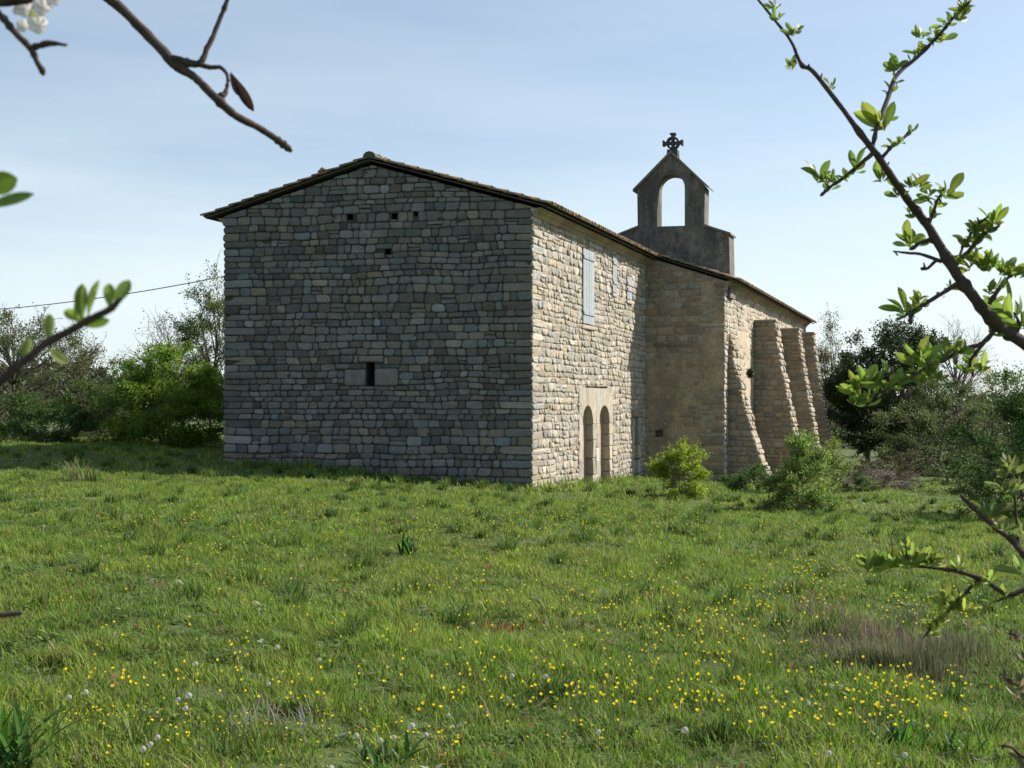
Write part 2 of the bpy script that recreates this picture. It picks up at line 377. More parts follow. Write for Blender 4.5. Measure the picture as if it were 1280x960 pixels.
def archway(mb, fr, u0, u1, v0, v1, a, b, spring, apex, n, rnd, prot=.03, back=-.28, tn=(.9, 1.1, .03), bh=.42):
    v = v0
    while v < spring - .05:
        v2 = min(spring, v + rnd.uniform(bh * .8, bh * 1.3)); v2 = spring if spring - v2 < .15 else v2
        stone(mb, fr, [(u0, v), (a, v), (a, v2), (u0, v2)], prot, .010, tone(rnd, *tn), rnd, back=back, round_=.05, rough=.003, inset=.08)
        stone(mb, fr, [(b, v), (u1, v), (u1, v2), (b, v2)], prot, .010, tone(rnd, *tn), rnd, back=back, round_=.05, rough=.003, inset=.08)
        v = v2
    cu = (a + b) / 2; r = (b - a) / 2; k = apex - spring
    ou = (u0 + u1) / 2; H = v1 - spring
    def inn(t): return (cu + r * math.cos(t), spring + k * math.sin(t))
    def out(t):
        c, s = math.cos(t), math.sin(t); m = max(abs(c), abs(s)) ; w_ = (u1 - u0) / 2
        return (ou + w_ * c / m if abs(c) >= abs(s) else ou + w_ * c / s, spring + H * (s / m if abs(s) < abs(c) else 1))
    for i in range(n):
        t0, t1 = math.pi * i / n, math.pi * (i + 1) / n
        pin = [inn(t0 + (t1 - t0) * q / 3) for q in range(4)]; po = [out(t0), out(t1)]
        pol = [pin[0], po[0]] + ([(u1 if t0 < 1.57 else u0, v1)] if (t0 < math.pi / 4 < t1 or t0 < 3 * math.pi / 4 < t1) else []) + [po[1]] + pin[:0:-1]
        solid(mb, fr, pol, prot + rnd.uniform(0, .006), back, tone(rnd, *tn), .004)
def solid(mb, fr, pol, d1, d0, c, g=0.):
    cu = sum(p[0] for p in pol) / len(pol); cv = sum(p[1] for p in pol) / len(pol)
    def sh(p, k):
        l_ = math.hypot(p[0] - cu, p[1] - cv) + 1e-6; s_ = max(0, 1 - k / l_); return (cu + (p[0] - cu) * s_, cv + (p[1] - cv) * s_)
    r0 = [mb.vert(fr(*sh(p, g), d0), c) for p in pol]; r1 = [mb.vert(fr(*sh(p, g), d1 - .008), c) for p in pol]; r2 = [mb.vert(fr(*sh(p, g + .008), d1), c) for p in pol]
    n = len(pol)
    for X_, Y_ in ((r0, r1), (r1, r2)):
        for k in range(n): mb.f.append([X_[k], X_[(k + 1) % n], Y_[(k + 1) % n], Y_[k]])
    mb.f.append(list(r2)); mb.f.append(list(r0[::-1]))
rnd = random.Random(9)
dw = MB()
archway(dw, frS, 3.86, 5.54, -.9, 2.47, 4.19, 5.22, 1.42, 1.95, 9, rnd)
archway(dw, frS, 5.545, 7.36, -.9, 2.47, 5.87, 6.97, 1.42, 1.95, 9, rnd)
o_d = dw.build('arched_doorway', M['dressed'], chapel); tag(o_d, 'pair of tall blocked arches in pale dressed stone')
mb = MB(); mb.box(frS, 3.88, 7.34, Z0, 2.4, -.26, -.2)
mb.build('blocked_infill', M['infill'], o_d)
dw = MB()
for v in (-.8, -.3, .2, .66, 1.1): 
    stone(dw, frS, [(9.76, v), (10.0, v), (10.0, v + .46), (9.76, v + .46)], .035, .01, tone(rnd), rnd, back=-.28, round_=.05)
    stone(dw, frS, [(10.5, v), (10.74, v), (10.74, v + .46), (10.5, v + .46)], .035, .01, tone(rnd), rnd, back=-.28, round_=.05)
stone(dw, frS, [(9.7, 1.57), (10.8, 1.57), (10.8, 1.8), (9.7, 1.8)], .07, .01, tone(rnd, .6, .7), rnd, back=-.28, round_=.05)
o_d = dw.build('narrow_doorway', M['dressed'], chapel)
mb = MB(); mb.box(frS, 9.77, 10.73, Z0, 1.6, -.26, -.16); mb.build('blocked_infill', M['infill'], o_d)

def shutters(rect, leaves, name='shuttered_window'):
    a, b, c, d = rect
    fm = MB(); fm.box(frS, a + .002, b - .002, c + .002, d - .002, -.2, -.06, (.5, .48, .42))
    root = fm.build(name, M['dressed'], chapel)
    sm = MB(); stone(sm, frS, [(a - .08, c - .13), (b + .08, c - .13), (b + .08, c + .0), (a - .08, c + .0)], .075, .006, (1.05, 1.05, 1.05), rnd, round_=.06, rough=.003); sm.build('sill', M['dressed'], root)
    wl = (b - a) / leaves
    for k in range(leaves):
        m_ = MB(); u0 = a + k * wl + .012; u1 = a + (k + 1) * wl - .012
        npl = max(2, int((u1 - u0) / .13)); pw = (u1 - u0) / npl
        for q in range(npl):
            t_ = rnd.uniform(.88, 1.08); m_.box(frS, u0 + q * pw + .003, u0 + (q + 1) * pw - .003, c + .02 + rnd.uniform(0, .015), d - .02, .02, .05 + rnd.uniform(0, .004), (t_, t_, t_))
        for vv in (c + .28, (d - .3)): m_.box(frS, u0 + .01, u1 - .01, vv, vv + .09, .055, .078, (.95, .95, .95))
        s_ = m_.build('shutter', M['shutter'], root)
        h_ = MB()
        for vv in (c + .31, d - .27): h_.box(frS, u0 - .03 if k == 0 else u1 - .22, u0 + .22 if k == 0 else u1 + .03, vv, vv + .03, .079, .087)
    return root
shutters(sh1, 2); shutters(sh2, 1); shutters(sh3, 1)

# left long wall and nave hidden walls
PLb = PL + SV * LS
mb = MB(); frL = frame(PLb, -SV)
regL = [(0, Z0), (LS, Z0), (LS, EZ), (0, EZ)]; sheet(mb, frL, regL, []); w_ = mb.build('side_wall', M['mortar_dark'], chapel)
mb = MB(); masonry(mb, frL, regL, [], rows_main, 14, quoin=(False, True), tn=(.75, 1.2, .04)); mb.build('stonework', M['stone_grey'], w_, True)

# nave
LN = 22.6; HW = 6.83; NEZ = 6.13; NRZ = 8.42
Nr = B - UV * HW; Nl = B - UV * 2 * HW
frN = frame(Nl, UV); W2 = 2 * HW
regN = [(0, Z0), (W2, Z0), (W2, NEZ), (HW, NRZ), (0, NEZ)]
nh = (W2 - 2.3, W2 - 2.05, .88, 1.12)
mb = MB(); sheet(mb, frN, regN, [nh], .35); w_n = mb.build('gable_wall', M['mortar_warm'], chapel); tag(w_n, 'shaded nave gable wall with worn tan plaster over stone')
rows_n = rows_for(Z0, 9, random.Random(31), .14, .27)
regNr = [(W2 - 3.1, Z0), (W2, Z0), (W2, NEZ), (W2 - 3.1, NEZ + 3.1 * (NRZ - NEZ) / HW)]
mb = MB(); masonry(mb, frN, regNr, [nh], rows_n, 17, wid=(.2, .5), prot=(.02, .045), gap=.03, quoin=(False, True), tn=(.7, 1.1, .05))
mb.build('stonework', M['stone_tan'], w_n, True)
mb = MB(); regNl = [(0, Z0), (2.9, Z0), (2.9, NEZ + 2.9 * (NRZ - NEZ) / HW), (0, NEZ)]
masonry(mb, frN, regNl, [], rows_n, 18, wid=(.2, .5), prot=(.02, .045), gap=.03, quoin=(True, False), tn=(.7, 1.1, .05)); mb.build('stonework', M['stone_tan'], w_n, True)
# worn plaster skin: lies over the stones, they poke through where it has gone
def plaster(name, fr, u0, u1, v0, vtop, holes, parent, step=.07, amp=.034, base=.027, seed=0, m=None):
    nu, nv = int((u1 - u0) / step) + 1, int((max(vtop(u0), vtop(u1)) - v0) / step) + 1
    mb = MB(); idx = {}
    for j in range(nv + 1):
        for i in range(nu + 1):
            u = u0 + (u1 - u0) * i / nu; v = v0 + (vtop(u) - v0) * j / nv
            q = Vector((u * .55 + seed, v * .55, seed)); n_ = mnoise.noise(q) * 1.1 + .5 * mnoise.noise(q * 2.6) + .3 * mnoise.noise(q * 6) + .12 * mnoise.noise(q * 15)
            k = (v - 1.0) / 4.; 
            d = base + amp * (n_ * 1.5) - (.012 if v > 4.4 else 0)
            idx[i, j] = mb.vert(fr(u, v, max(.004, min(.056, d))))
    for j in range(nv):
        for i in range(nu):
            u = u0 + (u1 - u0) * (i + .5) / nu; v = v0 + (vtop(u) - v0) * (j + .5) / nv
            if any(h[0] - .03 < u < h[1] + .03 and h[2] - .03 < v < h[3] + .03 for h in holes): continue
            mb.f.append([idx[i, j], idx[i + 1, j], idx[i + 1, j + 1], idx[i, j + 1]])
    return mb.build(name, m or M['plaster_tan'], parent, True)
plaster('plaster', frN, W2 - 3.0, W2 - .02, Z0, lambda u: NEZ - .02 + (W2 - u) * (NRZ - NEZ) / HW, [nh], w_n, seed=2)

frNS = frame(B, SV)
regNS = [(0, Z0), (LN, Z0), (LN, NEZ), (0, NEZ)]
mb = MB(); sheet(mb, frNS, regNS, []); w_ns = mb.build('side_wall', M['mortar_warm'], chapel); tag(w_ns, 'sunlit buttressed nave wall')
rows_b = rows_for(Z0, 7, random.Random(33), .14, .28)
mb = MB(); masonry(mb, frNS, regNS, [], rows_b, 23, wid=(.22, .6), prot=(.015, .045), gap=.028, quoin=(True, False), tn=(.75, 1.12, .05), wave=.05, jit=.03); mb.build('stonework', M['stone_warm'], w_ns, True)
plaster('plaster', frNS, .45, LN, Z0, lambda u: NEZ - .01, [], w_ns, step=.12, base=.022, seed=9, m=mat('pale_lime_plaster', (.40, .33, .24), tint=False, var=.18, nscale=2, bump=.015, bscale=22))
# far wall and left wall of the nave
frE = frame(B + SV * LN, -UV); mb = MB()
sheet(mb, frE, [(0, Z0), (W2, Z0), (W2, NEZ), (HW, NRZ), (0, NEZ)], []); mb.build('gable_wall', M['plaster_tan'], chapel)
frW = frame(Nl + SV * LN, -SV); mb = MB(); rW = [(0, Z0), (LN, Z0), (LN, NEZ), (0, NEZ)]; sheet(mb, frW, rW, []); w_ = mb.build('side_wall', M['mortar_warm'], chapel)
mb = MB(); masonry(mb, frW, rW, [], rows_b, 27, wid=(.3, .7), tn=(.75, 1.12, .05)); mb.build('stonework', M['stone_warm'], w_, True)

# buttresses
SN = SV.cross(Vector((0, 0, 1)))     # outward normal of long walls
def buttress(t, th, zt, ptop, pbot, curve, seed, zg=-.9):
    o = B + SV * t
    n = 7
    zs = [zt - (zt - zg) * k / (n - 1) for k in range(n)]
    pr = [ptop + (pbot - ptop) * ((k / (n - 1)) ** curve) for k in range(n)]
    frA = frame(o, SN, n=-SV)         # near face: u outward, v up
    core = MB()
    prof = [(0, zg - 1.2), (pbot + .12, zg - 1.2)] + [(p, z) for p, z in zip(pr[::-1], zs[::-1])] + [(0, zt + .0)]
    a = [core.vert(frA(u, v, -.0)) for u, v in prof]; b = [core.vert(frA(u, v, -th)) for u, v in prof]
    core.f.append(a); core.f.append(b[::-1])
    for k in range(len(prof)): core.f.append([a[k], b[k], b[(k + 1) % len(prof)], a[(k + 1) % len(prof)]])
    root = core.build('buttress', M['mortar_warm'], chapel)
    st = MB(); rnd_ = random.Random(seed)
    # near and far faces by courses, width follows the batter
    for frr, flip in ((frA, False), (frame(o + SV * th, -SN, n=SV), True)):
        v = zg - .5; 
        while v < zt:
            h = rnd_.uniform(.13, .26); v2 = min(v + h, zt)
            wtop = np.interp(-(v + v2) / 2, [-z for z in zs], pr); u = 0
            while u < wtop - .02:
                u2 = u + rnd_.uniform(.2, .5)
                if wtop - u2 < .14: u2 = wtop + .02
                e0 = np.interp(-v, [-z for z in zs], pr) - wtop; e1 = np.interp(-v2, [-z for z in zs], pr) - wtop
                last = u2 > wtop
                pol = [(u, v + rnd_.uniform(-.01, .01)), (u2 + (e0 if last else 0), v), (u2 + (e1 if last else 0), v2), (u, v2)]
                if flip: pol = [(-p[0], p[1]) for p in pol][::-1]
                stone(st, frr, pol, rnd_.uniform(.015, .045), .028, tone(rnd_, .75, 1.12, .05), rnd_, round_=.25, rough=.01); u = u2
            v = v2
    # battered outer face
    for k in range(n - 1):
        pa = frA(pr[k], zs[k], 0); pb = frA(pr[k + 1], zs[k + 1], 0)
        vdir = (pa - pb); ln = vdir.length; frO = frame(pb, SV, v=vdir)
        v = 0
        while v < ln - .05:
            v2 = v + rnd_.uniform(.14, .28); v2 = ln if ln - v2 < .1 else v2
            u = -.02
            while u < th:
                u2 = u + rnd_.uniform(.28, .6); u2 = th + .02 if th - u2 < .2 else u2
                stone(st, frO, [(u, v), (u2, v), (u2, v2), (u, v2)], rnd_.uniform(.02, .09), .02, tone(rnd_, .9, 1.25, .03), rnd_, round_=.3, rough=.014); u = u2
            v = v2
    st.build('stonework', M['stone_tan'], root, True)
    if ptop > .3:
        cp = MB(); cp.box(frA, 0, ptop + .1, zt, zt + .07, -th - .06, .06, (.9, .85, .8)); cp.build('coping', M['dressed'], root)
buttress(.62, 1.0, 4.4, .06, 1.32, 1.35, 41, -.55)
buttress(6.0, 1.1, 5.14, .77, 1.86, 1.15, 42, -.7)
buttress(13.3, 1.1, 5.25, .74, 1.75, 1.15, 43, -.8)
buttress(19.9, 1.1, 5.45, .62, 1.6, 1.15, 44, -.8)
# self-sown plant on the first buttress
# ---------------------------------------------------------------- roofs
def tile_template():
    v = []; f = []; seg = 6
    for (x, r) in ((0, .105), (.5, .085)):
        for rr_ in (r, r - .016):
            for k in range(seg + 1):
                a = math.pi * k / seg; v.append((x, rr_ * math.cos(a), rr_ * math.sin(a) * .85))
    n = seg + 1
    for k in range(seg):
        f.append((k, k + 1, 2 * n + k + 1, 2 * n + k)); f.append((n + k + 1, n + k, 3 * n + k, 3 * n + k + 1))
        f.append((k + 1, k, n + k, n + k + 1)); f.append((2 * n + k, 2 * n + k + 1, 3 * n + k + 1, 3 * n + k))
    return np.array(v), np.array(f)
TV, TF = tile_template()
def tiles(name, ridge, down, length, along_len, parent, seed, sp=.215, step=.40, lower=True):
    """ridge: first point of ridge; down: unit vector down the slope; runs along SV"""
    rg = np.random.default_rng(seed)
    d = np.array(down); a = np.array(SV); nrm = np.cross(a, d); 
    if nrm[2] < 0: nrm = -nrm
    nrm /= np.linalg.norm(nrm); side = np.cross(nrm, d)
    ncol = int(along_len / sp); nrow = int(math.ceil(length / step))
    V = []; C = []
    for i in range(ncol + 1):
        base_s = i * sp
        for j in range(nrow):
            if length - j * step < .30: continue
            for under in (0, 1):
                if under and not lower: continue
                s_ = base_s + (sp / 2 if under else 0) + rg.normal(0, .008)
                x0 = length - j * step + rg.normal(0, .012)        # lower end of the tile
                T = TV.copy()
                T[:, 0] = -T[:, 0]                                 # runs up-slope
                if under: T[:, 2] = .085 - T[:, 2] * .8
                else: T[:, 2] = T[:, 2] * .85 + .035
                lift = .034 * (1 - (-T[:, 0]) / .5) 
                ang = rg.normal(0, .03)
                Wp = np.outer(x0 + T[:, 0], d) + np.outer(s_ + T[:, 1] + ang * T[:, 0], a) + np.outer(T[:, 2] + lift + (.0 if under else .0), nrm)
                V.append(Wp + np.array(ridge)); t_ = rg.uniform(.7, 1.25); C.append(np.tile((t_ * 1.0, t_ * rg.uniform(.92, 1.08), t_ * rg.uniform(.85, 1.12)), (len(T), 1)))
    k = len(V); Fx = (TF[None] + (np.arange(k) * len(TV))[:, None, None]).reshape(-1, 4)
    return np_mesh(name, np.concatenate(V), [Fx], np.concatenate(C), M['tile'], parent)
def roof(R0, E_r, E_l, along, zr, ze_r, ze_l, seed, verge_front=.14):
    """R0 ridge point, E_r/E_l: eave points (x,y) at the front wall plane"""
    st = -SV * verge_front; ln = along + verge_front
    root = None
    rp = Vector((R0.x, R0.y, zr))
    deck = MB()
    for E, ze in ((E_r, ze_r), (E_l, ze_l)):
        ep = Vector((E.x, E.y, ze)); a, b = rp + st, ep + st; a2, b2 = a + SV * ln, b + SV * ln
        dn = Vector((0, 0, -.03))
        ps = [a, b, b2, a2]; lo_ = [p + dn for p in ps]
        if E is E_r: ps, lo_ = ps, lo_
        deck.poly(ps); deck.poly(lo_[::-1])
        for k in range(4): deck.poly([ps[k], ps[(k + 1) % 4], lo_[(k + 1) % 4], lo_[k]])
    root = deck.build('roof', M['board'], chapel)
    for E, ze, sd in ((E_r, ze_r, seed), (E_l, ze_l, seed + 1)):
        ep = Vector((E.x, E.y, ze)); dv = ep - rp; L_ = dv.length; dv.normalize()
        tiles('roof_tiles', rp + st + SV * .07, dv, L_ + .1, ln - .14, root, sd)
        # verge tiles, stepped along the gable edge
    m_ = MB(); k = 0; rg = random.Random(seed)
    while k * .4 < ln:
        p = rp + st + SV * (k * .4) + Vector((0, 0, .07)); T = []
        n_ = 7
        r0 = [p + UV * (.17 * math.cos(math.pi * q / 6)) + Vector((0, 0, .15 * math.sin(math.pi * q / 6) - .01)) for q in range(n_)]
        r1 = [p + SV * .46 + UV * (.15 * math.cos(math.pi * q / 6)) + Vector((0, 0, .10 * math.sin(math.pi * q / 6))) for q in range(n_)]
        c = (rg.uniform(.7, 1.1),) * 3
        ia = [m_.vert(x, c) for x in r0]; ib = [m_.vert(x, c) for x in r1]
        for q in range(6): m_.f.append([ia[q], ia[q + 1], ib[q + 1], ib[q]])
        m_.f.append(ia[::-1]); k += 1
    m_.build('ridge_tiles', M['tile'], root)
    return root
def at_eave(p, out, over): return p + out * over
# planes
slopeR = (AZ - EZ) / (WF - AU); slopeL = (AZ - EZ) / AU
Rg = PL + UV * AU
ovR, ovL = .42, .47
roofF = roof(Rg, P0 + UV * ovR, PL - UV * ovL, LS + .1, AZ + .12, EZ + .12 - slopeR * ovR, EZ + .12 - slopeL * ovL, 51)
slopeN = (NRZ - NEZ) / HW
roofN = roof(Nr, B + UV * .42, Nl - UV * .42, LN + .2, NRZ + .12, NEZ + .12 - slopeN * .42, NEZ + .12 - slopeN * .42, 61, verge_front=.10)
# cornices under the eaves
def cornice(o, ztop, ln, seed, outv=SN, sgn=1, m='cornice'):
    rg = random.Random(seed); mb = MB(); u = 0
    prof = [(0, -.22), (.04, -.22), (.07, -.18), (.09, -.13), (.15, -.10), (.19, -.05), (.25, -.01), (0, -.01)]
    fr = frame(o, SV, n=outv)
    while u < ln:
        u2 = min(ln, u + rg.uniform(.5, .9)); c = (rg.uniform(.8, 1.15),) * 3
        a = [mb.vert(fr(u + .003, ztop + z, p), c) for p, z in prof]; b = [mb.vert(fr(u2 - .003, ztop + z, p), c) for p, z in prof]
        mb.f.append(a[::-1] if sgn > 0 else a); mb.f.append(b if sgn > 0 else b[::-1])
        for k in range(len(prof)):
            q = [a[k], a[(k + 1) % len(prof)], b[(k + 1) % len(prof)], b[k]]; mb.f.append(q)
        u = u2
    return mb.build('cornice', M[m], chapel)
cornice(P0, EZ - .02, LS, 71); cornice(B, NEZ - .0, LN, 72)
cornice(PL, EZ - .02, LS, 73, outv=-SN); cornice(Nl, NEZ, LN, 74, outv=-SN)
# loose tile lying on the left slope
q = MB(); pp = PL + UV * 2.72 - SV * .05; zz = EZ + .12 + slopeL * 2.72 + .10
q.tube([Vector((pp.x - .09, pp.y, zz)), Vector((pp.x + .02, pp.y, zz + .10)), Vector((pp.x + .11, pp.y, zz + .06))], [.05, .07, .04], 6); q.build('loose_stone', M['tile'], chapel)

# ---------------------------------------------------------------- belfry
bc = P(838, 505, 40.95); bc.z = 0
frB = frame(bc, UV, n=-SV)
bel = MB()
def prism(mb, pts, d0, d1, fr=frB):
    n = len(pts); a = [mb.vert(fr(*p, d1)) for p in pts]; b = [mb.vert(fr(*p, d0)) for p in pts]
    mb.f.append(a); mb.f.append(b[::-1])
    for k in range(n): mb.f.append([b[k], b[(k + 1) % n], a[(k + 1) % n], a[k]])
prism(bel, [(-1.75, 5.6), (2.02, 5.6), (1.96, 7.76), (1.14, 8.06), (-1.14, 8.06), (-1.72, 7.82)], -.95, 0)
# upper part with the arched opening, as a ring of quads
def ring(mb, outer, inner, d0, d1):
    n = len(outer); O1 = [mb.vert(frB(*p, d1)) for p in outer]; I1 = [mb.vert(frB(*p, d1)) for p in inner]
    O0 = [mb.vert(frB(*p, d0)) for p in outer]; I0 = [mb.vert(frB(*p, d0)) for p in inner]
    for k in range(n - 1):
        mb.f.append([O1[k], O1[k + 1], I1[k + 1], I1[k]][::-1]); mb.f.append([O0[k], O0[k + 1], I0[k + 1], I0[k]])
        mb.f.append([I1[k], I1[k + 1], I0[k + 1], I0[k]][::-1]); mb.f.append([O1[k], O1[k + 1], O0[k + 1], O0[k]])
    for k in (0, n - 1): mb.f.append([O1[k], I1[k], I0[k], O0[k]] if k else [O1[k], I1[k], I0[k], O0[k]][::-1])
wo_, wi, zb, zsp, zap, zpk, zev = 1.13, .47, 8.04, 9.38, 9.85, 10.56, 9.42
ou = [(wo_, zb), (wo_ + .02, zsp)]; iu = [(wi, zb), (wi, zsp)]
N = 16
for k in range(1, N):
    t = math.pi * k / N; iu.append((wi * math.cos(t), zsp + (zap - zsp) * math.sin(t)))
    x = (wo_ + .02) * math.cos(t); 
    s_ = 1 - abs((2 * k / N) - 1); x = (wo_ + .02) * (1 - 2 * k / N)
    ou.append((x, zev + (zpk - zev) * (1 - abs(x) / (wo_ + .02))))
ou += [(-wo_ - .02, zsp), (-wo_, zb)]; iu += [(-wi, zsp), (-wi, zb)]
ring(bel, ou, iu, -.78, -.06)
belf = bel.build('bell_gable', M['belfry'], chapel); tag(belf, 'blackened bell gable with empty arched opening')
for sg in (1, -1):
    cop = MB()
    a = (0, zpk + .1); b = ((wo_ + .16) * sg, zev - .1 + .06); th_ = .07
    dx, dz = b[0] - a[0], b[1] - a[1]; l_ = math.hypot(dx, dz); nx_, nz_ = -dz / l_ * sg, dx / l_ * sg
    pts = [a, b, (b[0] - nx_ * .0, b[1] + -.08), (0, a[1] - .1)]
    prism(cop, pts if sg < 0 else pts[::-1], -.84, .0)
    cop.build('coping', M['lichen_edge'], belf); cop = MB()
    e_ = 2.03 if sg > 0 else 1.8; f_ = 7.72 if sg > 0 else 7.79
    pts = [(1.10 * sg, 8.05), (e_ * sg, f_), (e_ * sg, f_ + .07), (1.10 * sg, 8.12)]
    prism(cop, pts if sg > 0 else pts[::-1], -1.02, .06)
    cop.build('shoulder_slab', M['lichen_edge'], belf)
sl = MB(); prism(sl, [(-.60, 8.02), (.60, 8.02), (.60, 8.075), (-.60, 8.075)], -.8, -.03); sl.build('sill', M['lichen_edge'], belf)
cr_ = MB()
prism(cr_, [(-.19, 10.45), (.19, 10.45), (.17, 10.74), (-.17, 10.74)], -.58, -.24)
cz = 10.98; 
def rg_(r0, r1, d0, d1, n=28):
    for k in range(n):
        t0, t1 = 6.28318 * k / n, 6.28318 * (k + 1) / n
        q = [(r * math.cos(t), cz + r * math.sin(t)) for r, t in ((r0, t0), (r1, t0), (r1, t1), (r0, t1))]
        prism(cr_, q, d0, d1)
rg_(.155, .225, -.48, -.33)
for k in range(4):
    t = math.pi / 2 * k; c_, s_ = math.cos(t), math.sin(t)
    arm = [(0, -.05), (.24, -.045), (.30, -.10), (.345, -.10), (.345, .10), (.30, .10), (.24, .045), (0, .05)]
    prism(cr_, [(x * c_ - y * s_, cz + x * s_ + y * c_) for x, y in arm], -.49 - .001 * k, -.32 + .001 * k)
cr_.build('stone_cross', M['cross'], belf)

# ---------------------------------------------------------------- leaves and trees
def leaf_mesh(name, pts, dirs, sizes, cols, m, parent, asp=.5, seed=0, fold=.25):
    """pts (n,3) base, dirs (n,3) unit, sizes (n,), cols (n,3)"""
    rg = np.random.default_rng(seed); n = len(pts)
    r = rg.normal(size=(n, 3)); s = np.cross(dirs, r); s /= np.linalg.norm(s, axis=1)[:, None] + 1e-9
    up = np.cross(s, dirs); L_ = sizes[:, None]; W_ = L_ * asp
    p0 = pts; p1 = pts + dirs * L_ * .45 + s * W_ * .5 + up * L_ * fold * .3; p3 = pts + dirs * L_ * .45 - s * W_ * .5 + up * L_ * fold * .3
    p2 = pts + dirs * L_ - up * L_ * fold * .4
    V = np.stack([p0, p1, p2, p3], 1).reshape(-1, 3); i = np.arange(n)[:, None] * 4
    return np_mesh(name, V, [np.concatenate([i, i + 1, i + 2], 1), np.concatenate([i, i + 2, i + 3], 1)], np.repeat(cols, 4, 0), m, parent)

def tree(name, x, y, h, rx, label, cat, ry=None, clumps=40, leaves=8000, leaf=.08, col=(.06, .10, .02), cvar=.3, base=.15, trunk=.09, twigs=3, spread=.16, seed=1, stems=1, m='leaf', group=None, shape=1.0, skirt=True, wood=True, twl=.5):
    rd = random.Random(seed); rg = np.random.default_rng(seed)
    z = g1(x, y) - .05; o = empty(name, (x, y, z)); tag(o, label, cat, group)
    if base < .06: base = -.10
    ry = ry or rx; c0 = Vector((x, y, z)); zc = z + h * (base + 1) / 2; rz = h * (1 - base) / 2
    cl = []
    while len(cl) < clumps:
        v = Vector((rd.gauss(0, 1), rd.gauss(0, 1), rd.gauss(0, 1))); v.normalize(); r = rd.uniform(.25, 1) ** .55
        k = 1 + .28 * mnoise.noise(v * 1.9 + Vector((seed, 0, 0)))
        zz = v.z * r
        wf = 1 - shape * max(0, zz) * .35
        cl.append(Vector((x + v.x * r * rx * k * wf, y + v.y * r * ry * k * wf, zc + zz * rz * k)))
    wd = MB(); tips = []
    st = []
    for s in range(stems):
        ang = rd.uniform(0, 6.28); bs = c0 + Vector((math.cos(ang), math.sin(ang), 0)) * (.12 * rx if stems > 1 else 0)
        top = Vector((x + math.cos(ang) * rx * (.35 if stems > 1 else .08), y + math.sin(ang) * ry * (.35 if stems > 1 else .08), z + h * (.8 if stems == 1 else rd.uniform(.55, .8))))
        pts = []
        for k in range(9):
            t = k / 8; p = bs.lerp(top, t) + Vector((mnoise.noise(Vector((t * 2, seed, s))), mnoise.noise(Vector((t * 2, s, seed + 7))), 0)) * .12 * h * .5 * math.sin(t * 2)
            pts.append(p)
        rad = [trunk * (1 - .85 * k / 8) * (1 if stems == 1 else .6) for k in range(9)]
        wd.tube(pts, rad, 7); st.append((pts, rad))
    for c in cl:
        pts, rad = st[rd.randrange(stems)]
        # start on the stem below the clump
        best = min(range(1, 9), key=lambda k: abs(pts[k].z - (z + (c.z - z) * .62)) + rd.uniform(0, .15) * h)
        p = pts[best]; r0 = rad[best] * .6; mid = p.lerp(c, .5) + Vector((rd.gauss(0, .06), rd.gauss(0, .06), rd.uniform(-.02, .1))) * h * .5
        bz = [p * (1 - t) ** 2 + mid * 2 * t * (1 - t) + c * t * t for t in (0, .25, .5, .75, 1)]
        wd.tube(bz, [max(.006, r0 * (1 - t * .75)) for t in (0, .25, .5, .75, 1)], 5)
        for k in range(twigs):
            dv = (c - Vector((x, y, zc - rz * .3))).normalized() + Vector((rd.gauss(0, .6), rd.gauss(0, .6), rd.gauss(.2, .5)))
            dv.normalize(); ln = spread * h * twl * rd.uniform(.8, 1.9); s0 = bz[rd.randrange(2, 5)]
            m1 = s0 + dv * ln * .5 + Vector((rd.gauss(0, 1), rd.gauss(0, 1), rd.gauss(0, 1))) * ln * .08; e = s0 + dv * ln
            wd.tube([s0, m1, e], [.011, .008, .004], 4, cap=False)
            tips.append((s0, e))
    if wood: wd.build('trunk', M['bark_grey'], o, True)
    n = leaves; ca = np.array([tuple(c) for c in cl]); wts = rg.uniform(.4, 1.6, len(cl)); wts /= wts.sum()
    ci = rg.choice(len(cl), n, p=wts); sg = spread * h * rg.uniform(.55, 1.1, len(cl))[ci]
    off = rg.normal(size=(n, 3)); off *= (np.abs(rg.normal(size=n)) ** .5 / (np.linalg.norm(off, axis=1) + 1e-6))[:, None]
    pts = ca[ci] + off * sg[:, None] * np.array([1, 1, .62])
    if tips:
        k = n * 2 // 5; tt = rg.integers(0, len(tips), k); f_ = rg.uniform(.1, 1.05, k)[:, None]
        a = np.array([tuple(t[0]) for t in tips])[tt]; b = np.array([tuple(t[1]) for t in tips])[tt]
        pts[:k] = a + (b - a) * f_ + rg.normal(size=(k, 3)) * leaf * .55
    keep = pts[:, 2] > gz(pts[:, 0], pts[:, 1]) + .02; pts = pts[keep]; n = len(pts)
    d = rg.normal(size=(n, 3)) + (pts - np.array([x, y, zc])) / max(rx, rz) * .8 + np.array([0, 0, .15]); d /= np.linalg.norm(d, axis=1)[:, None]
    bri = np.exp(rg.normal(0, cvar * .6, n)) * (1 + cvar * .9 * (rg.uniform(-1, 1, len(cl))[ci[keep]]))
    hue = rg.normal(0, .12, n); cols = np.stack([col[0] * bri * (1 + hue), col[1] * bri, col[2] * bri * (1 - hue)], 1).clip(0.003, .8)
    leaf_mesh('crown', pts, d, leaf * rg.uniform(.6, 1.3, n), cols, M[m], o, .55, seed)
    return o

def xy(px, Y): return (px - 640) / F * Y, Y
